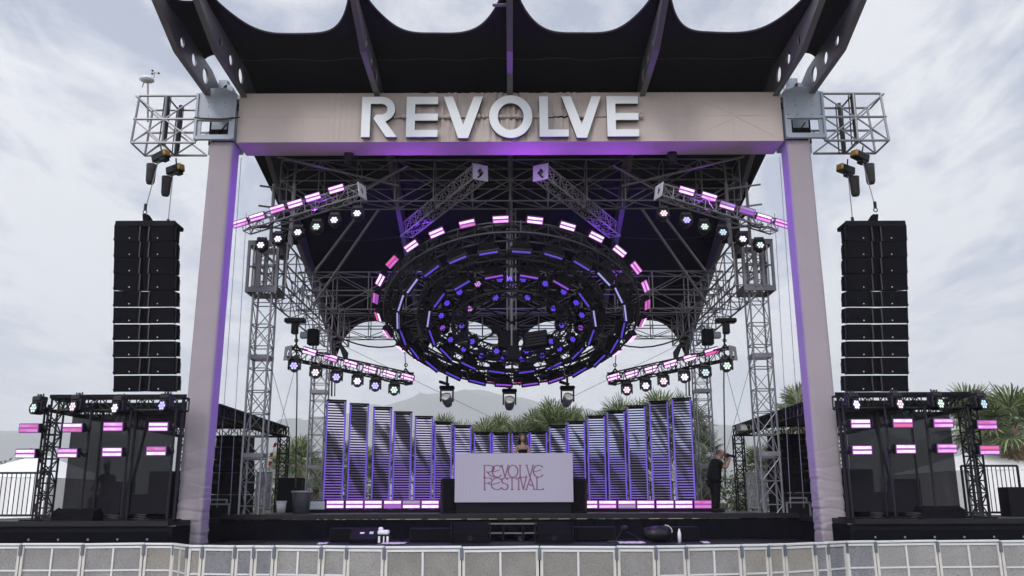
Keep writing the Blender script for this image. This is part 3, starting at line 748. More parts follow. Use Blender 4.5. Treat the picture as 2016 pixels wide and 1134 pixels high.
# weather station on the left wing
ws = thing('weather_station', (-9.75, 22.3, 11.9), 'small weather station with spinning cups on a pole on the left wing', 'weather station')
b0 = at(291, 240, 22.4); b1 = at(291, 160, 22.4)
t = MB(); t.tube(b0, b1, .025, 6); t.build('pole', 'alu_dull', ws)
t = MB(); t.lathe(b1 + V((-.03, 0, .03)), [(0, .12), (.1, .11), (.19, .05), (.2, 0), (.1, -.05), (0, -.06)], 14); t.build('sensor_dome', 'white_plastic', ws, smooth=True)
t = MB(); c = b1 + V((.16, 0, .1)); t.tube(c, c + V((0, 0, .16)), .008, 5)
for k in range(3):
    a = 2.1*k + .4; d = V((math.cos(a), math.sin(a), 0))*.11; t.tube(c + V((0, 0, .16)), c + V((0, 0, .16)) + d, .006, 4); t.lathe(c + V((0, 0, .16)) + d, [(0, -.03), (.03, -.01), (.03, .02), (0, .03)], 8)
t.tube(b1 + V((-.1, 0, -.02)), b1 + V((-.14, 0, -.18)), .012, 5)
t.build('wind_cups', 'black_gloss', ws)

# ------------------------------------------------------------------ hanging line arrays
def line_array(sx, label):
    NB = 10; top = at(CXP + sx*708, 447, 21.95); topz = top.z; bot = at(CXP + sx*708, 771, 21.95).z
    X = sx*9.42; W = 1.53; D = .66; y0 = 21.75
    o = thing('line_array_speaker', (X, y0 + .3, bot), label, 'speaker', 'hanging speaker arrays')
    f = MB(); f.cbox((X, y0 + D/2, topz + .06), (W, D, .11), .015); f.cbox((X, y0 + .03, topz + .04), (W + .02, .05, .15), .01)
    f.prism([(y0 + .02, topz + .11), (y0 + .7, topz + .11), (y0 + .1, topz + .27), (y0 - .05, topz + .27)], X - .07, X + .07)
    f.build('rigging_frame', 'black', o)
    pitch = (topz - bot)/NB
    lean = .0
    for k in range(NB):
        zt = topz - k*pitch - (.004 if k < 4 or k == 8 else .022); zb = topz - (k + 1)*pitch
        if k in (8,): zb += .0
        gap = .0 if k in (8,) else 0
        yo = y0 + .02*k + .012*max(0, k - 6)**1.4
        zc = (zt + zb)/2; hh = (zt - zb)/2
        c = MB(); X = sx*(9.44 - .031*(k + .5)); XS = lambda z_: sx*.031*(z_ - zc)/pitch
        xw = W/2
        # trapezoid body, narrower toward the back, with a shallow V front
        pro = [(-xw, 0), (-.16, .05), (-.07, .15), (.07, .15), (.16, .05), (xw, 0), (xw, D*.62), (xw - .12, D), (-xw + .12, D), (-xw, D*.62)]
        n = len(pro); vs = []
        for sgn in (-1, 1):
            for (px_, py_) in pro:
                tpr = 1 - .24*min(1, max(0, py_ - .12)/(D - .12)); vs.append((X + px_ + XS(zc + sgn*hh*tpr), yo + py_, zc + sgn*hh*tpr + py_*min(.165, .05 + .02*k)))
        c.add(vs, [tuple(range(n))[::-1], tuple(range(n, 2*n))] + [(i, (i+1) % n, n + (i+1) % n, n + i) for i in range(n)])
        cab = c.build('cabinet', 'grille', o)
        for s in (-1, 1):
            r = MB()
            for dz in (-hh*.7, hh*.7): r.tube((X + s*(xw - .01), yo + .06, zc + dz), (X + s*(xw + .025), yo + .06, zc + dz), .02, 6)
            r.box((X + s*(xw + .006), yo + .1, zc), (.014, .09, hh*1.9)); r.box((X + s*(xw + .006), yo + D*.55, zc), (.012, .07, hh*1.3))
            q = r.build('rigging_rail', 'black_gloss', cab); q.location = (0, 0, 0)
        for s in (-.115, .115):
            r = MB(); r.box((X + s, yo + .03, zc), (.028, .03, hh*2 - .01)); q = r.build('horn_edge', 'horn', cab); q.location = (0, 0, 0)
        for s in (-.36, .36):
            r = MB(); r.disc((X + s, yo + .006, zb + .075), .016, (0, -1, 0), 10)
            q = r.build('badge', 'pale', cab); q.location = (0, 0, 0)
    t = MB()
    for yy in (y0 + .02, y0 + .62):
        pass
    hx = sx*9.36
    t.build
    return topz
tz = line_array(-1, 'left hanging stack of black line array speakers beside the left column')
line_array(1, 'right hanging stack of black line array speakers beside the right column')

def hoist(px, py, Y, bagpx, bagpy, zhook, hx, hy, label, tilt, flip=1):
    c = at(px, py, Y)
    o = thing('chain_hoist', c, label, 'chain hoist', 'electric chain hoists above the speakers')
    rot = Matrix.Rotation(R(tilt), 3, 'Y') @ Matrix.Rotation(R(25*flip), 3, 'Z')
    b = MB(); b.cbox(c, (.50, .24, .22), .03, rot); b.tube(c + rot @ V((.05, 0, .1)), c + rot @ V((.05, 0, .32)), .02, 6); b.box(c + rot @ V((0.1, 0, -.13)), (.16, .2, .08), rot); b.build('motor_body', 'black_gloss', o)
    e_ = MB(); e_.cbox(c + rot @ V((-.23*flip, -.03, 0)), (.09, .235, .17), .03, rot); e_.build('yellow_cover', 'yellow', o)
    bc = at(bagpx, bagpy, Y)
    g_ = MB(); g_.lathe(bc, [(0, -.27), (.09, -.27), (.115, -.2), (.125, .1), (.135, .27), (.12, .25), (0, .22)], 12); g_.build('chain_bag', 'bag', o, smooth=True)
    t = MB()
    for s in (-.1, .1): t.tube(bc + V((s, 0, .25)), c + V((s*.5, 0, -.1)), .012, 4)
    hk = V((hx, hy, zhook)); t.tube(c + V((.05*flip, 0, -.1)), hk, .013, 5); t.build('chain', 'wire', o)
    k = MB(); k.tube(hk + V((0, 0, .0)), hk + V((0, 0, .16)), .04, 8); k.ring(hk + V((0, 0, -.06)), .05, .014, V((1, 0, 0)), V((0, 0, 1)), 14, 5); k.build('hook', 'black_gloss', o)
for sx, side in ((-1, 'left'), (1, 'right')):
    hoist(CXP + sx*688, 308, 22.1, CXP + sx*708, 343, tz + .42, sx*9.47, 21.8, f'front yellow capped chain hoist above the {side} speaker array', -14*sx*-1, -sx*-1)
    hoist(CXP + sx*660, 334, 22.55, CXP + sx*678, 367, tz + .16, sx*9.05, 22.3, f'rear yellow capped chain hoist nearer the {side} column', -8*sx*-1, -sx*-1)

# ------------------------------------------------------------------ light fixtures (one of each kind, then copies)
strobe = proto('strobe_light')
h = MB(); h.cbox((0, .08, 0), (.48, .19, .225), .015); h.box((0, .19, 0), (.40, .08, .17)); h.build('housing', 'housing', strobe)
for s in (1, -1):
    h = MB(); h.cbox((0, -.022, s*.054), (.43, .012, .062), .004); h.build('lamp_row', 'W', strobe)
h = MB(); h.cbox((0, -.014, 0), (.462, .008, .206), .002); h.build('diffuser', 'rim_glow', strobe)  # added plate; its emission paints a violet glow round the lamp rows
h = MB(); h.box((0, .19, -.02), (.5, .05, .03)); h.box((-.245, .11, -.02), (.014, .2, .06)); h.box((.245, .11, -.02), (.014, .2, .06)); h.tube((0, .2, -.02), (0, .3, -.02), .03, 7); h.build('yoke', 'black_gloss', strobe)
def put_strobe(loc, rot, code, label, group, scale=1):
    o, ch = place(strobe, loc, rot, label, 'strobe light', group, scale)
    for c in ch:
        if c.name.startswith('diffuser') and code in ('OO',): setmat(c, 'O')
    rows = [c for c in ch if c.name.startswith('lamp_row')]
    rows.sort(key=lambda c: c.name)
    rows.sort(key=lambda c: -c.data.vertices[0].co.z)
    for c, k in zip(rows, code): setmat(c, k)
    return o

head = proto('moving_head_light')
h = MB(); h.cbox((0, 0, -.06), (.27, .22, .12), .02); h.tube((0, 0, 0), (0, 0, .05), .03, 6); h.tube((-.09, 0, 0), (-.09, 0, .06), .018, 6); h.tube((.09, 0, 0), (.09, 0, .06), .018, 6); h.build('base', 'housing', head)
h = MB()
for s in (-1, 1): h.cbox((s*.15, 0, -.22), (.04, .14, .26), .012)
h.cbox((0, 0, -.13), (.32, .16, .05), .015); h.build('yoke', 'housing', head)
AX = Matrix.Rotation(R(90), 3, 'X')
h = MB(); h.lathe((0, 0, -.28), [(0, -.16), (.09, -.16), (.125, -.08), (.135, .02), (.14, .13), (.118, .135), (.116, .118), (0, .118)], 18, AX); h.build('lamp_head', 'black_gloss', head)
h = MB()
for k in range(7):
    a = 2*math.pi*k/6; r = 0 if k == 6 else .069
    h.disc((r*math.cos(a), -.128, -.28 + r*math.sin(a)), .032, (0, -1, 0), 12)
h.build('lens', 'Lw', head)
def put_head(loc, rot, code, label, group, scale=1):
    o, ch = place(head, loc, rot, label, 'moving light', group, scale)
    for c in ch:
        if c.name.startswith('lens'): setmat(c, code)
    return o

batten = proto('led_batten')
h = MB(); h.cbox((0, .10, .01), (.60, .22, .17), .012); h.box((0, .14, .17), (.34, .16, .20)); h.box((-.2, .16, .12), (.10, .10, .16)); h.box((.2, .16, .12), (.10, .10, .16)); h.box((0, .02, -.02), (.5, .22, .03)); h.tube((0, .08, 0), (0, .30, 0), .022, 6); h.build('housing', 'housing', batten)
h = MB()
for k in range(9): h.cbox((-.224 + .056*k, -.020, 0), (.050, .012, .082), .006)
h.build('led_row', 'Tb', batten)
def put_batten(loc, rot, code, label, group):
    o, ch = place(batten, loc, rot, label, 'led batten', group)
    for c in ch:
        if c.name.startswith('led_row'): setmat(c, code)

# ------------------------------------------------------------------ the suspended rings
TILT = R(24.5); RC = V((0.03, 26.0, 7.50))
UX = V((1, 0, 0)); UY = V((0, math.cos(TILT), -math.sin(TILT))); UN = V((0, -math.sin(TILT), -math.cos(TILT)))   # UN points down and forward
def rp(rad, ang, drop=0):     # ang: clockwise in the photo from the topmost (nearest) point
    return RC + (UX*math.sin(ang) - UY*math.cos(ang))*rad + UN*drop
def ring_truss(rad, wd, ht, drop, nb, label, matname='alu_dark'):
    o = thing('circular_truss', RC + UN*drop, label, 'truss ring', 'round trusses hung under the roof')
    t = MB()
    for r in (rad - wd/2, rad + wd/2):
        for d in (drop - ht/2, drop + ht/2): t.ring(RC + UN*d, r, .031, UX, UY, 72, 6)
    t.build('chord', matname, o, smooth=True)
    t = MB()
    for k in range(nb):
        a = 2*math.pi*k/nb; b = 2*math.pi*(k+1)/nb
        c = [rp(rad + i*wd/2, a, drop + j*ht/2) for i, j in ((-1, -1), (1, -1), (1, 1), (-1, 1))]
        c2 = [rp(rad + i*wd/2, b, drop + j*ht/2) for i, j in ((-1, -1), (1, -1), (1, 1), (-1, 1))]
        for i in range(4):
            t.tube(c[i], c[(i+1) % 4], .017, 4)
            p, q = (c[i], c2[(i+1) % 4]) if (k+i) % 2 else (c[(i+1) % 4], c2[i])
            t.tube(p, q, .017, 4)
    t.build('lacing', matname, o)
    for k in range(0, nb, nb//6):
        t = MB()
        a = 2*math.pi*(k+.5)/nb
        m = Matrix((UX*math.cos(a) + UY*math.sin(a), UX*math.sin(a) - UY*math.cos(a), UN)).transposed()
        t.box(rp(rad, a, drop), (.04, wd + .08, ht + .08), m); t.build('joint_plate', matname, o)
    return o
ring_truss(3.62, .36, .36, 0, 48, 'outermost and largest of the three hanging circular trusses')
ring_truss(2.62, .32, .32, .10, 36, 'middle of the three hanging circular trusses')
ring_truss(1.62, .30, .30, .42, 30, 'innermost and smallest of the three hanging circular trusses')
# spokes and hub that tie the rings together
hub = thing('ring_hub', RC + UN*.3, 'central black hub and spokes tying the hanging rings together', 'hub')
t = MB()
for k in range(6):
    a = math.pi/6 + k*math.pi/3
    t.tube(rp(1.5, a, .3), rp(3.5, a, .0), .03, 6); t.tube(rp(1.5, a + .06, .5), rp(3.5, a + .04, .18), .022, 6)
for k in range(4):
    a = math.pi/4 + k*math.pi/2; t.tube(rp(0, 0, .4), rp(1.5, a, .4), .03, 6)
t.build('spoke', 'black_truss', hub)
t = MB(); t.tube(RC + V((0, -.1, 3.9)), RC + V((0, -.1, -1.2)), .055, 8)
for s in (-1, 1): t.tube(RC + V((s*.13, -.1, 3.2)), RC + V((s*.13, -.1, -.9)), .025, 6)
for k in range(9): t.tube(RC + V((-.13, -.1, -.9 + k*.45)), RC + V((.13, -.1, -.45 + k*.45)), .015, 5)
t.build('mast', 'alu_dull', hub)
t = MB(); t.cbox(RC + V((-.1, .1, -.85)), (.62, .5, .55), .04); t.box(RC + V((.05, 0, -1.25)), (.35, .35, .4)); t.box(RC + V((-.45, .1, -.5)), (.3, .3, .22)); t.build('hub_box', 'black', hub)
dist = thing('power_box', RC + V((.72, .3, -.95)), 'black louvred power box slung right of the ring hub', 'power box')
t = MB(); t.cbox(RC + V((.72, .3, -.82)), (.75, .5, .5), .03, Matrix.Rotation(R(-9), 3, 'Y')); t.build('casing', 'black', dist)
t = MB()
for k in range(5): t.box(RC + V((.72, .03, -.98 + k*.09)), (.62, .03, .04), Matrix.Rotation(R(-9), 3, 'Y'))
t.build('louvre', 'black_gloss', dist)
# loose cable loom and clamps dressed along the rings
t = MB(); pts = [rp(3.62 + .05*math.sin(7*a), a, -.2 + .05*math.sin(11*a)) for a in [2*math.pi*k/90 for k in range(91)]]
t.path(pts, .06, 6); tag(t.build('cable_loom', 'cable'), 'bundled black cables tied round the outermost hanging ring', 'cables'); t = MB(); pts = [rp(2.62 + .06*math.sin(5*a), a, -.02 + .08*math.sin(9*a)) for a in [2*math.pi*k/70 for k in range(71)]]; t.path(pts, .075, 6); tag(t.build('cable_loom', 'cable'), 'bundled black cables tied round the middle hanging ring', 'cables')
for k in range(24):
    t = MB()
    a = 2*math.pi*(k + .5)/24
    t.path([rp(3.45, a, .15), rp(3.3, a + .05, .55), rp(3.1, a + .1, .45), rp(2.75, a + .12, .2)], .014, 4)
    tag(t.build('cable_loop', 'cable'), 'drooping black cable loop bridging the two larger rings', 'cable', 'cable loops between the larger rings')
    t = MB()
    if k % 2: t.path([rp(2.5, a, .3), rp(2.3, a + .08, .75), rp(2.0, a + .12, .6), rp(1.75, a + .12, .5)], .016, 4); tag(t.build('cable_loop', 'cable'), 'drooping black cable loop bridging the two smaller rings', 'cable', 'cable loops between the smaller rings')
NS = 28
clk = ['twelve', 'one', 'two', 'three', 'four', 'five', 'six', 'seven', 'eight', 'nine', 'ten', 'eleven']
def ring_label(k, n, what, where):
    if k == 0: return f'{what} at the very top of {where}'
    if k <= n//2: return f'{what} on {where}, {ORD[k-1]} clockwise after the top one'
    return f'{what} on {where}, {ORD[n-k-1]} anticlockwise before the top one'
codes = {0: 'WP', 26: 'WW', 27: 'WF', 24: 'DF', 22: 'FV', 21: 'WD', 20: 'FW', 7: 'FF', 8: 'FW', 5: 'PP', 6: 'PP', 14: 'DF', 13: 'FV', 15: 'FV', 12: 'PF', 16: 'PV'}
for k in range(NS):
    a = 2*math.pi*(k + .0)/NS - R(4)
    out = UX*math.sin(a) - UY*math.cos(a); tang = UX*math.cos(a) + UY*math.sin(a)
    face = out*.44 + UN*.90
    if math.cos(a) > 0: face = face.normalized()*.75 + V((0, -.55, -.1))*math.cos(a)
    put_strobe(rp(4.06, a, -.05), orient(tang if math.cos(a) > -.05 else -tang, face), codes.get(k, 'WW'),
               ring_label(k, NS, 'pink strobe light', 'the outermost ring'), 'strobe lights round the outer ring', .93)
N1 = 24
for k in range(N1):
    a = 2*math.pi*(k + .5)/N1 - R(3)
    inn = -(UX*math.sin(a) - UY*math.cos(a)); tang = UX*math.cos(a) + UY*math.sin(a)
    put_batten(rp(3.36, a, .50), orient(tang if math.cos(a) > 0 else -tang, UN*.55 + inn*.12 + V((0, -.75, -.1))), 'Tw' if k in (3, 4, 5, 18, 19, 20) else ('Tv' if k in (11, 12, 10) else 'Tb'),
               (f'blue led batten under the outer ring, {ORD[k]} clockwise from the top mast' if k < 12 else f'blue led batten under the outer ring, {ORD[23-k]} anticlockwise from the top mast'), 'led battens under the outer ring')
N2 = 16
for k in range(N2):
    a = 2*math.pi*(k + .5)/N2
    inn = -(UX*math.sin(a) - UY*math.cos(a)); tang = UX*math.cos(a) + UY*math.sin(a)
    put_batten(rp(2.46, a, .60), orient(tang if math.cos(a) > 0 else -tang, UN*.55 + inn*.12 + V((0, -.75, -.1))), 'Tv' if k in (0, 1, 15) else ('Tw' if k in (3, 12) else 'Tb'),
               (f'violet led batten under the middle ring, {ORD[k]} clockwise from the mast' if k < 8 else f'violet led batten under the middle ring, {ORD[15-k]} anticlockwise from the mast'), 'led battens under the middle ring')
def nod(t=0): return Matrix.Rotation(t, 3, 'Z') @ Matrix.Rotation(R(-14), 3, 'X')
N3 = 20
for k in range(N3):
    a = 2*math.pi*(k + .5)/N3
    put_head(rp(2.03, a, .28) + V((0, 0, .12)), nod(.35*math.sin(a)), 'Bm' if k in (18,) else ('Bv' if k in (5, 14) else 'Bb'),
             (f'blue moving head on the middle ring, {ORD[k]} clockwise from the mast' if k < 10 else f'blue moving head on the middle ring, {ORD[19-k]} anticlockwise from the mast'), 'moving heads on the middle ring', .92)
N4 = 10
for k in range(N4):
    a = 2*math.pi*(k + .5)/N4
    put_head(rp(1.42, a, .42) + V((0, 0, .12)), nod(.35*math.sin(a)), 'Bm' if k == 8 else 'Bb',
             (f'blue moving head on the innermost ring, {ORD[k]} clockwise from the mast' if k < 5 else f'blue moving head on the innermost ring, {ORD[9-k]} anticlockwise from the mast'), 'moving heads on the inner ring', .9)
# three white floodlights hanging at the back of the ring
for px, py, who, pan in ((880, 767, 'left', -.25), (1003, 773, 'middle', .05), (1117, 767, 'right', .3)):
    c = at(px, py, 29.6)
    o = thing('floodlight', c, f'{who} of the three white floodlights hanging below the ring', 'floodlight', 'floodlights below the ring')
    t = MB(); t.cbox(c + V((0, 0, .06)), (.5, .3, .12), .03); t.tube(c + V((0, 0, .1)), c + V((0, 0, .45)), .04, 6); t.box(c + V((-.1, .03, .22)), (.35, .2, .08), Matrix.Rotation(R(18), 3, 'Y')); t.build('base', 'black', o)
    t = MB()
    for s in (-1, 1): t.cbox(c + V((s*.205, 0, -.2)), (.05, .16, .42), .015)
    t.box(c + V((0, 0, -.02)), (.44, .14, .05)); t.build('yoke', 'black_gloss', o)
    rot = Matrix.Rotation(pan, 3, 'Z') @ Matrix.Rotation(R(-38), 3, 'X') @ AX
    t = MB(); t.lathe(c + V((0, 0, -.34)), [(0, -.25), (.13, -.24), (.165, -.1), (.175, .1), (.17, .17), (.155, .17), (.15, .12)], 20, rot); t.build('drum', 'alu_dull', o, smooth=True)
    t = MB(); t.lathe(c + V((0, 0, -.34)), [(.155, .13), (.12, .165), (.06, .185), (0, .19)], 20, rot); t.build('glass_lens', mat('lit_lens', (.5, .5, .48), .15, .5, emit=(1, 1, .95), estr=.22, sample=False), o, smooth=True)

# ------------------------------------------------------------------ straight truss arms with lights
def arm(a, b, size, label, black=False, plates=(0, 1), bright=False):
    o = thing('lighting_truss', a, label, 'truss', 'straight lighting trusses under the roof')
    t = MB(); t.truss(a, b, size, size, None, .025, .013); t.build('lattice', 'black_truss' if black else ('arm_alu' if bright else 'alu_dull'), o)
    d = (b - a).normalized()
    t = MB(); t.path([a + (b - a)*(k/24) + V((0, -size*.45, -size*.42)) + V((0, .03*math.sin(k*1.7), .05*math.sin(k*.9) - .05*abs(math.sin(k*.55)))) for k in range(25)], .028, 5); t.build('cable_run', 'cable', o)
    for i, p in enumerate((a, b)):
        if i not in plates: continue
        side = d.cross(V((0, 0, 1))).normalized(); u = side.cross(d)
        m = Matrix((side, d, u)).transposed().to_4x4()
        k = size + .08; me = curve_mesh([[(-k/2, -k/2), (k/2, -k/2), (k/2, k/2), (-k/2, k/2)], [(0, -k*.3), (k*.22, 0), (0, k*.3), (-k*.22, 0)]], .02)
        mesh_obj('end_plate', me, 'plate_lit' if not black else 'alu_dull', o, Matrix.Translation(p + d*(-.02 if i == 0 else .02)) @ m @ XZ)
    return o
def along(pa, Ya, pb, Yb):
    def f(px): t = (px - pa)/(pb - pa); return Ya + (Yb - Ya)*t
    return f
for sx, side in ((-1, 'left'), (1, 'right')):
    fx = lambda x: CXP + sx*x
    # short diagonal arms over the ring
    arm(at(fx(60), 340, 23.6), at(fx(205), 455, 28.2), .40, f'bare diagonal truss above the rings on the {side}', plates=(0,), bright=True)
    # upper arm
    a = at(fx(293), 377, 22.75); b = at(fx(520), 447, 23.95)
    arm(a, b, .34, f'upper {side} lighting truss below the header beam', plates=(0,))
    Yf = along(293, 22.75, 520, 23.95); tang = (b - a).normalized()*sx
    code = ['WP', 'WP', 'WP', 'WW', 'WW', 'WW'] if sx < 0 else ['PP', 'WP', 'OV', 'OW', 'WP', 'WW']
    for i, (px, py) in enumerate(((532, 440), (499, 428), (459, 412), (424, 402), (389, 389), (343, 373))):
        if sx > 0: px, py = ((535, 441), (499, 430), (466, 416), (427, 406), (391, 388), (347, 377))[i]
        put_strobe(at(fx(px), py - 1, Yf(px) - .28), orient(tang, V((.10*sx*-1, -1, -.35))), code[i],
                   f'strobe light on the upper {side} truss, {ORD[i]} from its column end', f'strobe lights on the upper {side} truss', .92)
    hc = ['Lw', 'Lw', 'Lw', 'Lg', 'Lw', 'Lw'] if sx < 0 else ['Lg', 'Lw', 'Lt', 'Lg', 'Lb', 'Lp']
    for i, (px, py) in enumerate(((490, 487), (456, 475), (417, 462), (381, 451), (346, 438), (301, 425))):
        q = at(fx(px), py, Yf(px) - .2) + V((0, .05, .26))
        put_head(q, Matrix.Rotation(-.05*sx, 3, 'Z') @ Matrix.Rotation(R(-16), 3, 'X'), hc[i],
                 f'moving head hanging from the upper {side} truss, {ORD[i]} from its column end', f'moving heads under the upper {side} truss')
        m_ = MB(); 
    # lower arm
    a = at(fx(437), 695, 26.0); b = at(fx(200), 746, 29.0)
    arm(a, b, .34, f'lower {side} lighting truss hanging above the slatted panels', True)
    Yf = along(437, 26.0, 200, 29.0); tang = (b - a).normalized()*(-sx)
    code = ['WW', 'WP', 'WW', 'WW', 'WW', 'WW'] if sx < 0 else ['WD', 'WW', 'WW', 'WW', 'WW', 'WW']
    for i, (px, py) in enumerate(((396, 693), (354, 705), (315, 717), (277, 728), (239, 737), (203, 743))):
        put_strobe(at(fx(px), py - 1, Yf(px) - .26), orient(tang, V((0, -1, -.2))), code[i],
                   f'strobe light on the lower {side} truss, {ORD[i]} from its outer end', f'strobe lights on the lower {side} truss', .92)
    hc = ['Lb', 'Lp', 'Lb', 'Lw', 'Lb', 'Lg'] if sx < 0 else ['Lg', 'Lt', 'Lw', 'Lp', 'Lw', 'Lp']
    for i, (px, py) in enumerate(((425, 720), (383, 733), (342, 742), (301, 750), (266, 759), (229, 767))):
        q = at(fx(px), py, Yf(px) - .1) + V((0, 0, .26))
        put_head(q, Matrix.Rotation(-.12*sx, 3, 'Z') @ Matrix.Rotation(R(-8), 3, 'X'), hc[i],
                 f'moving head hanging from the lower {side} truss, {ORD[i]} from its outer end', f'moving heads under the lower {side} truss', 1.12)
    # lower arm's hoist, chains
    for nm, px, py, Y, p2y, lb in (('chain_hoist', 424, 638, 26.3, 690, 'outer'), ('chain_hoist', 208, 690, 28.7, 738, 'inner')):
        c = at(fx(px), py, Y); d = at(fx(px - 2), p2y - 12, Y)
        o = thing(nm, c, f'black hoist holding the {lb} end of the lower {side} truss', 'chain hoist', 'chain hoists above the lower trusses')
        t = MB()
        if lb == 'outer': t.cbox(c + V((0, 0, .1)), (.62, .3, .14), .03); t.cbox(c + V((0, 0, -.12)), (.2, .2, .38), .03)
        else: t.tube(c, c + V((0, 0, 1.2)), .012, 5); t.tube(c + V((0, 0, -.1)), c + V((0, 0, .15)), .03, 6)
        t.build('motor_body', 'black_gloss', o)
        t = MB(); t.tube(c, d, .014, 5); t.ring(d + V((0, 0, .12)), .05, .016, UX, V((0, 0, 1)), 12, 5); t.tube(d, d + V((.22, 0, -.3)), .03, 5); t.tube(d, d + V((-.22, 0, -.3)), .03, 5); t.build('chain', 'black_gloss', o)
    # hanging clamps and cable drops under header
    c = at(fx(318), 308, 22.8)
    o = thing('beam_clamp', c, f'black clamp gripping the underside of the beam on the {side}', 'clamp', 'clamps under the header beam')
    t = MB(); t.cbox(c, (.24, .24, .42), .04); t.box(c + V((-.1*sx, 0, .2)), (.3, .2, .1), Matrix.Rotation(R(30*sx), 3, 'Y')); t.tube(c + V((.1*sx, 0, .1)), c + V((.25*sx, 0, .3)), .04, 6); t.build('clamp_body', 'black_gloss', o)
    c = at(fx(380), 695, 27.2)
    o = thing('cable_pickup', at(fx(398), 660, 27), f'black motor boxes hanging below the {side} roof truss corner', 'motor box', 'motor boxes under the roof corners')
    t = MB(); c = at(fx(388), 664, 27.0); t.cbox(c, (.34, .3, .5), .03); t.build('motor_body', 'black', o)
    t = MB(); c = at(fx(404), 660, 27.1); t.cbox(c, (.3, .2, .2), .02); t.build('control_box', 'galv', o)
    # black drop cables
    for pts, r_, lb in (([at(fx(421), 650, 26.6), at(fx(420), 760, 26.6), at(fx(423), 960, 26.6)], .022, 'long outer black cable dropping to the deck'), ([at(fx(350), 670, 28.5), at(fx(352), 780, 28.5)], .03, 'thicker black cable dropping behind the tallest panel'), ([at(fx(344), 670, 28.5), at(fx(346), 780, 28.5)], .02, 'thinner black cable dropping behind the tallest panel')):
        t = MB(); t.path(pts, r_, 5); tag(t.build('drop_cable', 'cable'), f'{lb} on the {side}', 'cable', 'cables dropping from the roof')
    # guy wires
    for (xa, ya, Ya), (xb, yb, Yb), lb in (((530, 310, 23), (578, 1000, 23.5), 'long vertical steel wire nearest the column'), ((520, 420, 23.5), (552, 1000, 23.5), 'second vertical steel wire beside the column'), ((480, 690, 27), (405, 960, 31), 'steel wire slanting inward between the towers'), ((415, 690, 28), (470, 900, 31), 'steel wire slanting outward between the towers'), ((330, 680, 34), (-20, 850, 34), 'long slanting steel wire crossing behind the panels')):
        t = MB(); t.tube(at(fx(xa), ya, Ya), at(fx(xb), yb, Yb), .008, 4)
        tag(t.build('guy_wire', 'wire'), f'{lb} on the {side}', 'wire', 'guy wires bracing the stage')
    # catenary cable beneath the rear truss
    t = MB(); t.path([at(fx(345 - 22*k), 662 + 22*math.sin(math.pi*k/8), 33) for k in range(9)], .03, 5)
    tag(t.build('slack_cable', 'cable'), f'slack black cable looping below the rear truss on the {side}', 'cable')

# ------------------------------------------------------------------ stage platforms
DZ = 1.64
st = thing('stage_platform', (0, 28, 0), 'main black stage platform with a skirted front and lower step deck', 'stage')
t = MB(); t.bbox((-7.58, 24.0, DZ - .12), (7.58, 36, DZ)); t.build('upper_deck', 'deck', st)
t = MB(); t.grid(160, 6, lambda u, v: V((-8.2 + 16.4*u, 24.06 + .02*math.sin(u*240) + .015*nz(u*40, v, 2), (DZ - .14)*v + .002))); t.build('front_skirt', 'skirt', st, smooth=True)
t = MB(); t.bbox((-7.3, 20.9, .9), (7.3, 24.03, 1.0)); t.build('lower_deck', 'deck', st)
t = MB(); t.grid(160, 4, lambda u, v: V((-7.3 + 14.6*u, 20.95 + .02*math.sin(u*260), .9*v))); t.build('lower_skirt', 'skirt', st, smooth=True)
t = MB(); t.bbox((-7.3, 23.97, DZ - .035), (7.3, 23.995, DZ - .002)); t.build('deck_edging', 'alu_dull', st) if False else None
st2 = thing('stage_step', (0, 23.4, 1.0), 'low black step unit with open treads in front of the booth', 'steps')
t = MB()
for z, y in ((1.20, 23.15), (1.42, 23.5)): t.bbox((-.75, y - .15, z - .03), (.75, y + .15, z))
t.build('tread', 'sleeve', st2)
for x in (-.76, -.2, .3, .76):
    t = MB(); t.bbox((x - .025, 23.0, 1.0), (x + .025, 23.8, 1.4)); t.build('side_frame', 'black', st2)
wb = thing('stool', (.2, 23.7, 1.0), 'small dark stool tucked below the step unit', 'stool')
t = MB(); t.lathe((.25, 23.3, 1.0), [(0, .16), (.15, .16), (.16, .13), (.1, .1), (.09, 0), (0, 0)], 14); t.build('seat', 'grey_plastic', wb)
# violet floor mat pieces lit by the wash
def floorlight(px, py, Y, pw): 
    c = at(px, py, Y)

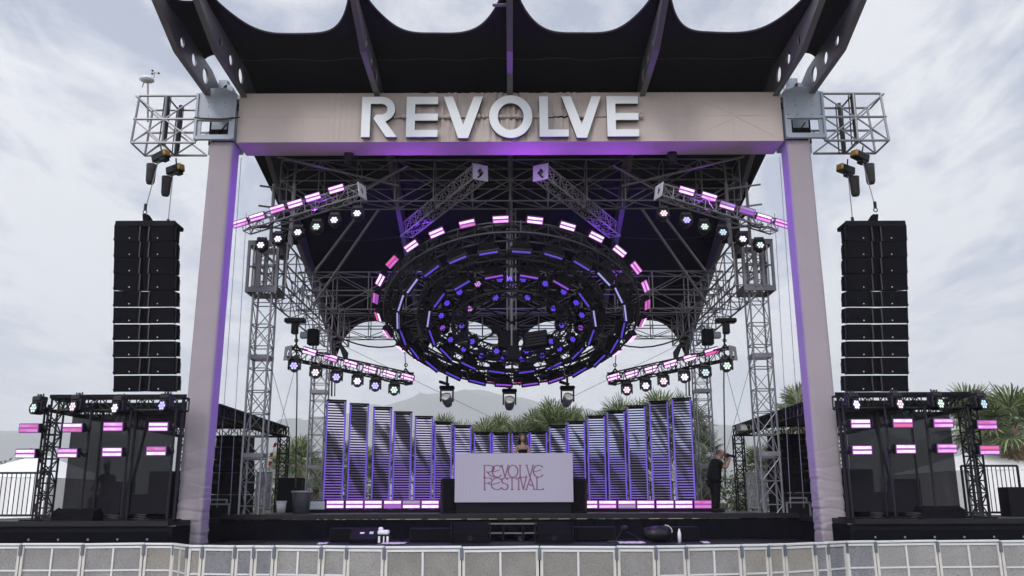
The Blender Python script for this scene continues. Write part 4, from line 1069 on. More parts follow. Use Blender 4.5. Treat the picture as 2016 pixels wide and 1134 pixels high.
# ------------------------------------------------------------------ slatted video panels on an arc
panels = [(663, 787, 645, 682), (708, 794, 0, 0), (754, 801, 0, 0), (794, 810, 0, 0), (835, 819, 0, 0), (873, 830, 0, 0), (911, 837, 0, 0), (950, 850, 0, 0), (986, 851, 0, 0),
          (1024, 851, 0, 0), (1060, 849, 0, 0), (1098, 837, 0, 0), (1134, 829, 0, 0), (1173, 818, 0, 0), (1212, 808, 0, 0), (1252, 798, 0, 0), (1296, 789, 0, 0), (1341, 783, 0, 0)]
for i, (px, py, _, _) in enumerate(panels):
    q = (px - 1002)/340; Y = 33.2 - 4.0*abs(q)**1.7
    top = at(px, py, Y); H = top.z - DZ; W = .60; x = top.x
    nm = 'left' if i < 9 else 'right'; rk = (i + 1) if i < 9 else (18 - i)
    o = thing('slatted_panel', (x, Y, DZ), f'slatted light panel in the {nm} half, {ORD[rk-1]} from the {nm} end of the row', 'light panel', 'slatted light panels in an arc')
    yaw = -q*.38; rot = Matrix.Rotation(yaw, 3, 'Z'); c = V((x, Y, DZ))
    f = MB()
    for s in (-1, 1): f.box(c + rot @ V((s*(W/2), 0.02, H/2)), (.05, .07, H), rot)
    f.box(c + rot @ V((0, .02, H - .02)), (W + .05, .075, .05), rot); f.box(c + rot @ V((0, .02, .06)), (W + .05, .075, .09), rot); f.build('frame', 'black', o)
    f = MB()
    for s in (-1, 1): f.box(c + rot @ V((s*(W/2 - .004), -.022, H/2)), (.046, .012, H - .1), rot)
    f.build('led_edge', 'glow', o)
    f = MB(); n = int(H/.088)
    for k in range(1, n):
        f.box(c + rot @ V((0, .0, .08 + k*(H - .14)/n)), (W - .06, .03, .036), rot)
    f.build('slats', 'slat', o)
    f = MB(); f.box(c + rot @ V((0, .035, H/2)), (W - .07, .006, H - .1), rot); f.build('mesh_backing', 'backing', o)

# floor strobes in front of the panels, on two low plinths
for (xs, nm, wx0, wx1) in (([660, 698, 735, 773, 810, 847], 'left', 606, 870), ([1159, 1196, 1234, 1271, 1309, 1346, 1384], 'right', 1142, 1404)):
    Y = 27.6
    a = at(wx0, 1003, Y); b = at(wx1, 1003, Y)
    t = MB(); t.bbox((a.x, Y - .12, DZ), (b.x, Y + .5, DZ + .10))
    tag(t.build('light_plinth', 'black'), f'low black plinth under the floor strobes on the {nm}', 'plinth')
    code = ['WW', 'WW', 'WW', 'WV', 'OW', 'WW'] if nm == 'left' else ['WW', 'WP', 'WO', 'WW', 'WW', 'WW', 'FF']
    for i, px in enumerate(xs):
        c = at(px, 993, Y - .05)
        put_strobe(c, orient(V((1, 0, 0)), V((0, -1, -.02))), code[i], f'floor strobe on the {nm} plinth, {ORD[i]} from its left end', f'floor strobes on the {nm} plinth', 1.16)
    if nm == 'left':
        c = at(622, 995, Y - .05)
        o = put_strobe(c, orient(V((1, 0, 0)), V((0, -1, -.02))), 'OO', 'unlit grey floor strobe beside the bin at the left plinth end', 'floor strobes on the left plinth', 1.16)

# ------------------------------------------------------------------ dj booth
BY = 25.6
bl = at(895, 989, BY); br = at(1127, 892, BY)
bo = thing('dj_booth', ((bl.x+br.x)/2, BY, DZ), 'dj booth with a pale led screen front showing mauve lettering', 'dj booth')
xm_ = (bl.x + br.x)/2
t = MB(); t.box((0, 0, 0), (br.x - bl.x, .06, br.z - bl.z)); sc = t.build('screen', 'screen', bo); sc.location = V((xm_, BY, (bl.z+br.z)/2)) - V(bo['wl'])
t = MB(); t.bbox((bl.x + .1, BY + .05, br.z - .12), (br.x - .1, BY + .9, br.z - .06)); t.bbox((bl.x + .15, BY + .08, DZ + .05), (br.x - .15, BY + .7, br.z - .14)); t.bbox((bl.x + .05, BY - .05 + .1, DZ), (br.x - .05, BY + .2, bl.z)); t.build('table', 'black', bo)
# lettering: strokes in a unit box (x across, y up)
def arc(cx, cy, rx, ry, a0, a1, n=14): return [(cx + rx*math.cos(R(a0 + (a1-a0)*k/n)), cy + ry*math.sin(R(a0 + (a1-a0)*k/n))) for k in range(n+1)]
G = {
 'R': (.62, [[(.05, 0), (.05, 1)], [(0, .0), (.12, .0)], [(0, 1), (.28, 1)] + arc(.28, .72, .30, .28, 90, -90) , [(.28, .44), (.14, .44)], [(.22, .44)] + arc(.72, .42, .44, .42, 200, 285, 10)]),
 'e': (.72, [arc(.42, .5, .42, .5, 38, 322, 24), [(.06, .46), (.30, .50), (.62, .62)]]),
 'V': (.66, [[(.0, 1), (.16, 1)], [(.08, 1), (.34, 0)], [(.34, 0), (.60, 1)], [(.54, 1), (.68, 1)]]),
 'O': (.86, [arc(.43, .5, .41, .5, 0, 360, 30)]),
 'L': (.56, [[(.08, 1), (.08, 0)], [(0, 1), (.18, 1)], [(0, 0), (.56, 0), (.56, .13)]]),
 'F': (.60, [[(.08, 0), (.08, 1)], [(0, 0), (.2, 0)], [(0, 1), (.60, 1), (.60, .86)], [(.08, .56), (.44, .56)], [(.44, .66), (.44, .46)]]),
 'S': (.52, [arc(.27, .76, .23, .24, 30, 250, 14) + arc(.27, .26, .25, .26, 70, -150, 14)]),
 'T': (.72, [[(.36, 0), (.36, 1)], [(0, .86), (0, 1), (.72, 1), (.72, .86)], [(.26, 0), (.46, 0)]]),
 'I': (.16, [[(.08, 0), (.08, 1)], [(0, 0), (.16, 0)], [(0, 1), (.16, 1)]]),
 'A': (.72, [[(.06, 0), (.36, 1)], [(.36, 1), (.64, 0)], [(.0, 0), (.14, 0)], [(.56, 0), (.72, 0)], arc(.44, .52, .14, .16, 190, 330, 8)]),
}
tx = MB()
def write(line, y_bot, y_top):
    z0 = at(1010, y_bot, BY - .035).z; z1 = at(1010, y_top, BY - .035).z; H = z1 - z0
    for ch, xa, xb in line:
        A = at(xa, 930, BY - .035).x; B = at(xb, 930, BY - .035).x; wd, sts = G[ch]
        for stk in sts:
            pts = [V((A + (B - A)*px/wd, BY - .033, z0 + H*py)) for px, py in stk]
            for p, q in zip(pts, pts[1:]):
                d = (q - p); 
                if d.length < 1e-5: continue
                n = V((-d.z, 0, d.x)).normalized()*(.0185 if abs(d.z) > abs(d.x)*.6 else .0125); ex = d.normalized()*.006
                tx.add([p - n - ex, q - n + ex, q + n + ex, p + n - ex, p - n - ex + V((0, -.004, 0)), q - n + ex + V((0, -.004, 0)), q + n + ex + V((0, -.004, 0)), p + n - ex + V((0, -.004, 0))],
                       [(4, 5, 6, 7), (0, 3, 2, 1), (0, 1, 5, 4), (1, 2, 6, 5), (2, 3, 7, 6), (3, 0, 4, 7)])
write([('R', 952, 974), ('e', 969, 986), ('V', 986, 1002), ('O', 1000, 1020), ('L', 1022, 1036), ('V', 1035, 1051), ('e', 1050, 1068)], 939.5, 916)
write([('F', 952, 967), ('e', 967, 987), ('S', 987, 1000), ('T', 999, 1017), ('I', 1019, 1023), ('V', 1023, 1037), ('A', 1034, 1054), ('L', 1055, 1069)], 964, 941)
tx.build('screen_lettering', 'screen_text', bo)
rs = thing('dj_riser', (xm_, 27.3, DZ), 'black riser deck the dj stands on behind the booth', 'riser')
t = MB(); t.bbox((bl.x + .2, 26.55, DZ), (br.x - .2, 28.6, 2.22)); t.build('riser_box', 'black', rs)
# players and mixer on the table
for x in (-.75, 0, .75):
    t = MB(); t.cbox((xm_ + x, BY + .45, br.z - .02), (.42, .4, .08), .01); t.tube((xm_ + x, BY + .45, br.z + .02), (xm_ + x, BY + .45, br.z + .035), .13, 16)
    tag(t.build('dj_player', 'black_gloss'), 'black dj mixer at the middle of the booth table' if x == 0 else f'black dj player at the {"left" if x < 0 else "right"} of the booth table', 'dj player', 'dj gear on the booth table')
def cabinet(name, c, d, label, cat, group=None, grill=True, rot=None, m='black'):
    o = thing(name, c, label, cat, group); r = rot or Matrix.Identity(3); c = V(c)
    t = MB(); t.cbox(c + V((0, 0, d[2]/2)), d, .015, r); t.build('cabinet', m, o)
    if grill:
        t = MB(); t.cbox(c + r @ V((0, -d[1]/2 - .008, d[2]/2)), (d[0]*.9, .02, d[2]*.86), .006, r); t.build('grille', 'grille', o)
        t = MB()
        for s in (-1, 1): t.box(c + r @ V((s*(d[0]/2 + .004), 0, d[2]*.62)), (.012, d[1]*.28, .07), r)
        t.build('handle', 'black_gloss', o)
    return o
for px, side in ((886, 'left'), (1137, 'right')):
    c = at(px, 1005, 26.1); cabinet('side_fill_speaker', (c.x, 26.1, DZ), (.5, .5, .96), f'black side speaker standing at the {side} edge of the booth', 'speaker', 'side speakers by the booth', rot=Matrix.Rotation(R(12 if side == 'left' else -12), 3, 'Z'))
# wedge monitors at the front
def wedge(px0, px1, ytop, label, sgn):
    Y = 22.2; a = at(px0, 1064, Y); b = at(px1, 1064, Y); zt = at(px0, ytop, Y).z; h = zt - 1.0
    o = thing('wedge_monitor', ((a.x+b.x)/2, Y, 1.0), label, 'stage monitor', 'wedge monitors on the lower deck')
    pro = [(Y - .28, 1.0), (Y + .30, 1.0), (Y + .34, 1.0 + h*.35), (Y + .22, 1.0 + h), (Y + .02, 1.0 + h), (Y - .26, 1.0 + h*.42)]
    t = MB(); t.prism(pro, a.x + .05, b.x - .05); t.build('cabinet', 'grille', o)
    for s, x in ((-1, a.x), (1, b.x)):
        cy, cz = Y + .02, 1.0 + h*.48
        pr = [(Y - .28, 1.0)] + [(Y + .32, 1.0), (Y + .38, 1.0 + h*.4), (Y + .26, 1.0 + h*.95), (Y + .1, 1.0 + h*1.04), (Y - .1, 1.0 + h*.9), (Y - .3, 1.0 + h*.4)]
        t = MB(); t.prism(pr, x - .03 if s > 0 else x, x if s > 0 else x + .03); e_ = t.build('end_cheek', 'black', o)
        t = MB(); t.box((x + (.006 if s > 0 else -.006), Y + .05, 1.0 + h*.62), (.015, .13, .09)); t.box((x + (.006 if s > 0 else -.006), Y + .05, 1.0 + h*.32), (.015, .13, .09)); hh_ = t.build('handle_slot', 'black_gloss', e_); hh_.location = (0, 0, 0)
    t = MB(); t.tube(((a.x+b.x)/2, Y - .285, 1.0 + h*.22), ((a.x+b.x)/2, Y - .32, 1.0 + h*.22), .06, 10); t.build('knob', 'black_gloss', o)
wedge(888, 965, 1028, 'large wedge monitor left of the steps below the booth', -1)
wedge(1053, 1128, 1028, 'large wedge monitor right of the steps below the booth', 1)
for px0, px1, yt, lb in ((648, 712, 1040, 'low black subwoofer at the left end of the lower deck'), (806, 886, 1040, 'low black subwoofer left of the left wedge monitor'),
                         (1131, 1212, 1037, 'low black subwoofer right of the right wedge monitor'), (1310, 1377, 1037, 'low black subwoofer behind the white bottle')):
    a = at(px0, 1064, 22.6); b = at(px1, 1064, 22.6); zt = at(px0, yt, 22.6).z
    cabinet('subwoofer', ((a.x+b.x)/2, 22.8, 1.0), (b.x - a.x, .5, zt - 1.0), lb, 'subwoofer', 'subwoofers on the lower deck')
# small wedge with stickers, jug carton, dome monitor, bottle
a = at(718, 1064, 22.0)
o = thing('angled_monitor', (a.x, 22, 1.0), 'small tilted monitor with pale and green stickers', 'stage monitor')
t = MB(); t.prism([(21.75, 1.0), (22.3, 1.0), (22.3, 1.22), (22.1, 1.36), (21.72, 1.1)], a.x - .32, a.x + .32); t.build('cabinet', 'black', o)
t = MB(); nn = V((0, -.56, .82)).normalized(); rt = orient(V((1, 0, 0)), nn)
t.box((a.x - .05, 21.905, 1.235), (.1, .012, .05), rt); t.build('pale_sticker', 'pale', o)
t = MB(); t.box((a.x + .17, 21.915, 1.238), (.09, .012, .085), rt); t.build('green_sticker', 'label', o)
a = at(755, 1064, 21.9)
o = thing('water_jug', (a.x, 21.9, 1.0), 'white water jug with dark label strip on the lower deck', 'jug')
t = MB(); t.cbox((a.x, 21.9, 1.1), (.27, .22, .2), .02); t.build('label_wrap', 'black', o)
t = MB(); t.cbox((a.x, 21.9, 1.25), (.27, .22, .11), .03); t.cbox((a.x - .07, 21.9, 1.33), (.11, .1, .08), .025); t.build('jug_body', 'white_plastic', o)
t = MB()
for s in (-.09, .02, .11): t.box((a.x + s, 21.786, 1.09), (.05 if s != .02 else .03, .008, .15))
t.build('label_stripe', 'white_plastic', o)
a = at(1297, 1064, 21.9)
o = thing('dome_monitor', (a.x, 21.95, 1.0), 'rounded black monitor with a curved handle near the white bottle', 'stage monitor')
t = MB(); t.lathe((a.x, 22.0, 1.19), [(0, -.33), (.14, -.32), (.19, -.1), (.19, .15), (.14, .3), (0, .32)], 18, Matrix.Rotation(R(90), 3, 'Y')); t.build('shell', 'black_gloss', o, smooth=True)
t = MB(); t.path([V((a.x + .14, 21.8, 1.4)) + V((.17*math.sin(u), 0, -.14*(1 - math.cos(u)))) for u in [k*.26 for k in range(8)]], .010, 5); t.build('handle', 'pale', o)
a = at(1338, 1064, 21.7)
o = thing('water_bottle', (a.x, 21.7, 1.0), 'white plastic bottle standing on the lower deck edge', 'bottle')
t = MB(); t.lathe((a.x, 21.7, 1.0), [(0, 0), (.04, 0), (.042, .2), (.03, .26), (.017, .29)], 14); t.build('bottle_body', 'white_plastic', o, smooth=True)
t = MB(); t.tube((a.x, 21.7, 1.285), (a.x, 21.7, 1.32), .02, 10); t.build('cap', 'white_plastic', o)
a = at(1210, 1064, 21.7)
o = thing('floor_microphone', (a.x, 21.8, 1.0), 'small black microphone on a tilted floor stand', 'microphone')
t = MB(); t.tube((a.x, 21.8, 1.0), (a.x + .22, 21.8, 1.3), .02, 6); t.tube((a.x - .15, 21.8, 1.02), (a.x + .1, 21.8, 1.02), .03, 6); t.tube((a.x + .22, 21.8, 1.3), (a.x + .7, 21.7, 1.04), .012, 5); t.build('stand', 'black_gloss', o)
t = MB(); t.lathe((a.x + .25, 21.8, 1.33), [(0, -.09), (.05, -.07), (.07, 0), (.05, .07), (0, .09)], 10, Matrix.Rotation(R(70), 3, 'Y')); t.build('capsule', 'black_gloss', o)
for px, wd, lb in ((776, .55, 'wide folded towel lying on the lower deck left of the booth'), (1243, .6, 'wide folded towel lying on the lower deck right of the booth'), (637, .22, 'small crumpled cloth at the left end of the lower deck'), (1388, .16, 'small crumpled cloth at the right end of the lower deck')):
    c = at(px, 1064, 21.4)
    t = MB(); t.grid(12, 6, lambda u, v: V((c.x + (u-.5)*wd, 21.3 + (v-.2)*.5, 1.004 + .03*abs(nz(u*4+px, v*3, 1)) + .02*math.sin(v*math.pi))))
    o = t.build('towel', mat('pale_cloth', (.40, .34, .42), .9), smooth=True); so = o.modifiers.new('thickness', 'SOLIDIFY'); so.thickness = .01; so.offset = 1
    tag(o, lb, 'towel', 'cloths on the lower deck')

# ------------------------------------------------------------------ side stages
def side_stage(sx, side):
    o = thing('side_stage', (sx*9.6, 24, 0), f'black side stage with truss frame and scrim on the {side}', 'side stage', 'side stages flanking the main stage')
    t = MB()
    xa, xb = sorted((sx*7.64, sx*13.5))
    t.bbox((min(sx*7.72, sx*13.5), 20.55, 1.44), (max(sx*7.72, sx*13.5), 22.75, 1.556)); t.bbox((xa, 22.75, 1.44), (xb, 30.5, 1.56)); t.build('deck', 'deck', o)
    t = MB(); t.bbox((xa, 20.62, .02), (xb, 20.68, 1.438)); t.build('front_panel', 'black', o)
    t = MB(); t.bbox((min(sx*7.62, sx*7.66), 22.7, .01), (max(sx*7.62, sx*7.66), 30.4, 1.435)); t.build('side_panel', 'skirt', o)
    t = MB(); t.bbox((min(sx*7.68, sx*7.72), 20.69, .01), (max(sx*7.68, sx*7.72), 21.9, 1.43)); t.build('return_panel', 'skirt', o)
    t = MB(); t.bbox((xa + .05, 20.42, .2), (xb, 20.5, 1.32)); f_ = t.build('kick_panel', 'skirt', o)
    t = MB()
    for k in range(7):
        t.lathe((sx*(8.1 + .66*k), 20.415, 1.16), [(0, .008), (.022, .006), (.026, 0)], 10, Matrix.Rotation(R(90), 3, 'X'))
    t.build('bolt_head', 'alu_dull', o)
    ZT = 4.40
    xi, xo = sx*7.62, sx*10.95
    t = MB(); ht = .30
    t.truss((xo, 21.3, ZT - .15), (sx*7.79, 21.3, ZT - .15), ht, ht, 11, .026, .016)
    t.truss((xi, 22.75, ZT - .15), (xi, 30.0, ZT - .15), ht, ht, 22, .026, .018)
    t.truss((xo, 21.4, ZT - .15), (xo, 30.0, ZT - .15), ht, ht, 22, .026, .018)
    t.truss((xo, 30.0, ZT - .15), (xi, 30.0, ZT - .15), ht, ht, 11, .026, .016)
    t.build('roof_truss', 'black_truss', o)
    for (x, y) in ((xo, 21.3), (xi, 30.0), (xo, 30.0)):
        t = MB(); t.truss((x, y, 1.56), (x, y, ZT - .3), .3, .3, 9, .026, .016, V((0, 1, 0))); t.build('corner_post', 'black_truss', o)
    t = MB(); t.bbox((min(xi, xo) + .02, 22.8, ZT + .035), (max(xi, xo) - .02, 30.1, ZT + .06)); t.bbox((min(sx*7.79, xo) - .05, 21.1, ZT - .02), (max(sx*7.79, xo) + .05, 21.13, ZT + .07)); t.build('roof_sheet', 'black', o)
    t = MB(); xs, xe = sorted((sx*10.65, sx*8.12))
    t.bbox((xs, 21.6, 1.7), (xe, 21.606, ZT - .35)); t.build('front_scrim', 'scrim', o)
    t = MB()
    for u in (.3, .62): x = xs + (xe - xs)*u; t.tube((x, 21.55, 1.56), (x, 21.55, ZT - .3), .03, 6)
    t.tube((sx*9.3, 21.9, 1.6), (sx*8.9, 21.9, ZT - .3), .035, 6); t.tube((sx*7.87, 21.3, 1.56), (sx*7.87, 21.3, ZT - .02), .04, 6)
    t.build('scrim_pole', 'black_truss', o)
    # light poles on the front edge
    return o
PX_L = [(65, 803, 57, 843, 50, 893), (142, 800, 143, 842, 133, 892), (225, 803, 223, 840, 221, 890), (318, 798, 312, 840, 308, 888)]
PX_R = [(1938, 795, 1943, 836, 1948, 886), (1853, 794, 1857, 833, 1864, 883), (1773, 795, 1777, 833, 1783, 884), (1687, 796, 1694, 834, 1697, 886)]
HC_L, HC_R = ['Lg', 'Lp', 'Lw', 'Lb'], ['Lt', 'Lg', 'Lp', 'Lw']
SC_L = [('FF', 'WW'), ('WF', 'PW'), ('PP', 'WW'), ('WW', 'FW')]; SC_R = [('FP', 'DP'), ('PP', 'PP'), ('WD', 'WW'), ('WW', 'WW')]
for sx, side, PX, HC, SC in ((-1, 'left', PX_L, HC_L, SC_L), (1, 'right', PX_R, HC_R, SC_R)):
    side_stage(sx, side)
    for i, (hx, hy, ax, ay, bx, by) in enumerate(PX):
        Y = 20.75; top = at(hx, hy - 8, Y); foot = V((top.x, Y, 1.56)); off = sx*-.24
        rank = f'{ORD[i]} from the outer end'
        px_ = at(ax, ay, Y).x - (.30 if sx > 0 else -.30)
        o = thing('light_pole', (px_, Y + .15, 1.56), f'black light pole on the {side} side stage, {rank}', 'light pole', f'light poles on the {side} side stage')
        t = MB(); t.tube((px_, Y + .2, 1.56), (px_, Y + .2, top.z), .03, 7); t.tube((px_, Y + .2, top.z - .1), (px_, Y - .02, top.z - .1), .03, 6); t.build('pole', 'black_truss', o)
        t = MB(); t.box((px_, Y + .2, 1.575), (.5, .5, .03)); t.build('foot_plate', 'black', o)
        c = at(hx, hy, Y)
        yw = -.45 if sx < 0 else .45
        put_head(c + Matrix.Rotation(yw, 3, 'Z') @ V((0, .16, 0)) + V((0, 0, .28)) + V((0, 0, 0)), Matrix.Rotation(yw, 3, 'Z') @ Matrix.Rotation(R(-4), 3, 'X'), HC[i], f'moving head topping the {side} side stage light pole, {rank}', f'moving heads on the {side} side stage poles', 1.05)
        for r_, (qx, qy) in enumerate(((ax, ay), (bx, by))):
            put_strobe(at(qx, qy, Y - .1), orient(V((1, 0, 0)), V((0, -1, -.08))), SC[i][r_], f'{("upper", "lower")[r_]} strobe on the {side} side stage pole, {rank}', f'strobes on the {side} side stage poles', .98)
            t = MB(); c = at(qx, qy, Y); t.tube((c.x, Y + .06, c.z), (px_, Y + .2, c.z), .025, 6); t.lathe((px_, Y + .12, c.z), [(0, -.09), (.06, -.07), (.075, 0), (.06, .07), (0, .09)], 10); t.build('side_arm', 'black_gloss', o)
    # subwoofer stack behind the tower
    xs = sx*8.12; z = 1.56; Y = 26.4
    for k, (hh, ww) in enumerate(((.62, 1.06), (.62, 1.06), (.36, .98), (.36, .94), (.34, .90))):
        lb = ('bottom large', 'second large', 'third lowest and small', 'second highest small', 'topmost small')[k]
        c = V((xs, Y, z)); o = thing('speaker_cabinet', c, f'{lb} black speaker in the {side} stack by the tower', 'speaker', f'speakers stacked by the {side} tower')
        t = MB(); t.cbox(c + V((0, 0, hh/2)), (ww, .8, hh - .012), .02); t.build('cabinet', 'black', o)
        t = MB(); t.cbox(c + V((0, -.405, hh/2)), (ww*.9, .02, hh*.82), .006); t.build('grille', 'grille', o)
        t = MB()
        for s in (-1, 1): t.box(c + V((-sx*.2*0 + s*(ww/2 - .16), -.42, hh*.55)), (.14, .015, .07))
        t.build('handle', 'black_gloss', o); z += hh
    for nm, ox, dd, lb in (('amp_rack', 9.15, (.7, .6, 1.2), 'tall black equipment rack'), ('gear_case', 9.9, (1.0, .6, .62), 'wide black gear case'), ('gear_case', 10.4, (.7, .5, .95), 'upright black gear case')):
        cabinet(nm, (sx*ox, 24.0, 1.56), dd, f'{lb} behind the {side} scrim', 'equipment case', f'equipment behind the {side} scrim', grill=nm == 'amp_rack')
    for px, lb in ((150 if sx < 0 else 1852, 'long low black monitor'),):
        c = at(px, 1015, 20.9)
        o = thing('low_monitor', (c.x, 20.9, 1.56), f'{lb} on the {side} side stage front edge', 'stage monitor', 'long low monitors on the side stages')
        t = MB(); t.prism([(20.7, 1.56), (21.2, 1.56), (21.2, 1.72), (21.0, 1.83), (20.72, 1.74)], c.x - .45, c.x + .45); t.build('cabinet', 'grille', o)
        for s in (-1, 1):
            t = MB(); t.prism([(20.68, 1.56), (21.22, 1.56), (21.22, 1.74), (21.0, 1.85), (20.7, 1.75)], c.x + s*.46 - .012, c.x + s*.46 + .012); t.build('end_cheek', 'black', o)
    # coiled cables and clutter lying along the deck edge
    for k in range(4):
        c = V((sx*(8.3 + .75*k + .2*random.random()), 20.85, 1.565)); t = MB()
        pts = [c + V((math.cos(u*.7 + k)*(.16 + .05*math.sin(u*1.3)), .09*math.sin(u*.7 + k), .012*u*.5)) for u in range(22)]
        t.path(pts, .014, 5)
        tag(t.build('cable_coil', 'cable'), f'coiled black cable on the {side} side stage edge, {ORD[k]} from the column', 'cable', f'cable coils on the {side} side stage')
    # road case with silver corners, loose barrier panel, back rail
    c = at(CXP + sx*570, 1000, 22.9); c.z = 1.64 if False else 1.56
    o = thing('road_case', (c.x, 24.6, DZ), f'black road case with silver edging beside the {side} column', 'road case', 'silver edged road cases')
    cx = at(CXP + sx*(570 if sx < 0 else 562), 990, 24.6).x; zb = DZ - .08
    t = MB(); t.bbox((cx - .32, 24.4, zb), (cx + .3, 24.9, zb + .36)); t.bbox((cx - .22, 24.4, zb + .38), (cx + .22, 24.8, zb + .48)); t.build('case_body', 'black', o)
    t = MB()
    for x in (cx - .32, cx + .3): t.bbox((x - .025, 24.37, zb), (x + .025, 24.395, zb + .36))
    t.bbox((cx - .34, 24.37, zb + .33), (cx + .32, 24.395, zb + .37)); t.bbox((cx - .24, 24.37, zb + .45), (cx + .24, 24.395, zb + .49)); t.bbox((cx - .24, 24.37, zb + .38), (cx - .2, 24.395, zb + .45)); t.bbox((cx + .2, 24.37, zb + .38), (cx + .24, 24.395, zb + .45))
    t.build('edging', 'alu', o)
    xl, xr = (502, 531) if sx < 0 else (1474, 1510)
    a = at(xl, 1005, 26.0 + (0 if sx < 0 else .35)); b = at(xr, 1005, 26.35 if sx < 0 else 26.0); zb, zt = DZ, at(xl, 930, 26).z
    o = thing('barrier_gate', ((a.x+b.x)/2, 26.1, DZ), f'grey upright barred barrier leaning by the {side} tower', 'barrier', 'barred barriers by the towers')
    t = MB(); 
    for p in (a, b): t.tube((p.x, p.y, zb), (p.x, p.y, zt), .025, 6)
    for z in (zb + .12, zt): t.tube((a.x, a.y, z), (b.x, b.y, z), .022, 6)
    t.build('frame', 'alu', o)
    t = MB()
    for k in range(1, 13): p = a + (b - a)*k/13; t.tube((p.x, p.y, zb + .12), (p.x, p.y, zt), .013, 5)
    t.build('bars', 'alu', o)
    # guard rail at the back of the stage
    o = thing('guard_rail', (sx*4, 35.5, DZ), f'black guard rail along the back of the stage, {side} half', 'railing', 'guard rails behind the panels')
    t = MB()
    for z in (DZ + .08, DZ + .55, DZ + 1.05): t.tube((sx*.3, 35.5, z), (sx*7.2, 35.5, z), .025, 6)
    for k in range(9): x = sx*(.3 + 6.9*k/8); t.tube((x, 35.5, DZ), (x, 35.5, DZ + 1.05), .025, 6)
    t.build('rails', 'black_truss', o)
# things on the main deck
c = at(592, 1013, 26.4); c = V((c.x, 26.4, DZ))
o = thing('trash_bin', c, 'round dark grey bin with a rolled rim by the rear tower', 'bin')
t = MB(); t.lathe(c, [(0, .0), (.235, 0), (.27, .55), (.275, .58)], 22); t.build('bin_body', 'grey_plastic', o, smooth=True)
t = MB(); t.lathe(c + V((0, 0, .57)), [(.26, 0), (.30, 0), (.305, .06), (.26, .07), (.25, .02)], 22); t.build('rim', mat('bin_rim', (.16, .17, .20), .5), o, smooth=True)
c = at(553, 1010, 29); c = V((c.x, 29, DZ))
o = thing('white_bucket', c, 'white bucket standing left of the grey bin', 'bucket')
t = MB(); t.lathe(c, [(0, 0), (.13, 0), (.16, .36), (.15, .36), (.12, .05)], 16); t.build('bucket_body', 'white_plastic', o, smooth=True)
t = MB(); t.ring(c + V((0, 0, .34)), .165, .012, V((1, 0, 0)), V((0, 1, 0)), 20, 5); t.build('rim', 'white_plastic', o)
cabinet('gear_case', (at(572, 1000, 30).x, 30, DZ), (.75, .6, 1.1), 'dark upright case left of the rear left tower', 'equipment case', grill=False)
for k, (px, py) in enumerate(((540, 876), (533, 895), (530, 912))):
    c = at(px, py, 29.7); t = MB(); t.grid(3, 5, lambda u, v: c + V(((u-.5)*.10 + .05*v, .03*math.sin(v*5), (v-.5)*.13)))
    ob = t.build('red_strap', 'red', smooth=True); so = ob.modifiers.new('t', 'SOLIDIFY'); so.thickness = .01
    tag(ob, ('upper', 'middle', 'lowest')[k] + ' red ribbon tied to the rear post of the left side stage', 'ribbon', 'red ribbons on the left side stage post')
# projector lamp on the right side stage rear post
c = at(1468, 843, 28.5)
o = thing('box_lamp', c, 'grey box lamp hanging at the rear corner of the right side stage', 'lamp')
t = MB(); t.cbox(c, (.52, .4, .24), .02); t.build('housing', 'alu_dull', o)
t = MB(); t.box(c + V((0, -.205, 0)), (.4, .012, .14)); t.build('glass', 'pale', o)

# ------------------------------------------------------------------ crowd barrier
PERF = [M['perf']] + [see_through('perforated_sheet', c_, o_ - .1, .75, .16, 42) for c_, o_ in (((.31, .29, .265), .74), ((.24, .24, .26), .68), ((.33, .32, .31), .70), ((.26, .25, .235), .78))]
def bx(px): 
    d = CR @ V(((px - CXP)/FPX, (CYP - 1075)/FPX, -1)); return d.x/d.y
nodes = [(-140, 17.7), (43, 17.7), (165, 17.7), (285, 17.68), (344, 17.66), (372, 16.75), (401, 16.72), (465, 16.62), (502, 16.58), (542, 16.52), (634, 16.4), (684, 16.34), (758, 16.2), (910, 16.02), (1062, 15.95), (1213, 15.95),
         (1290, 16.0), (1349, 16.15), (1458, 16.4), (1510, 16.6), (1542, 16.78), (1601, 17.1), (1627, 17.28), (1664, 17.75), (1722, 17.85), (1844, 17.9), (1968, 17.9), (2150, 17.9)]
BH = 1.2
names = []
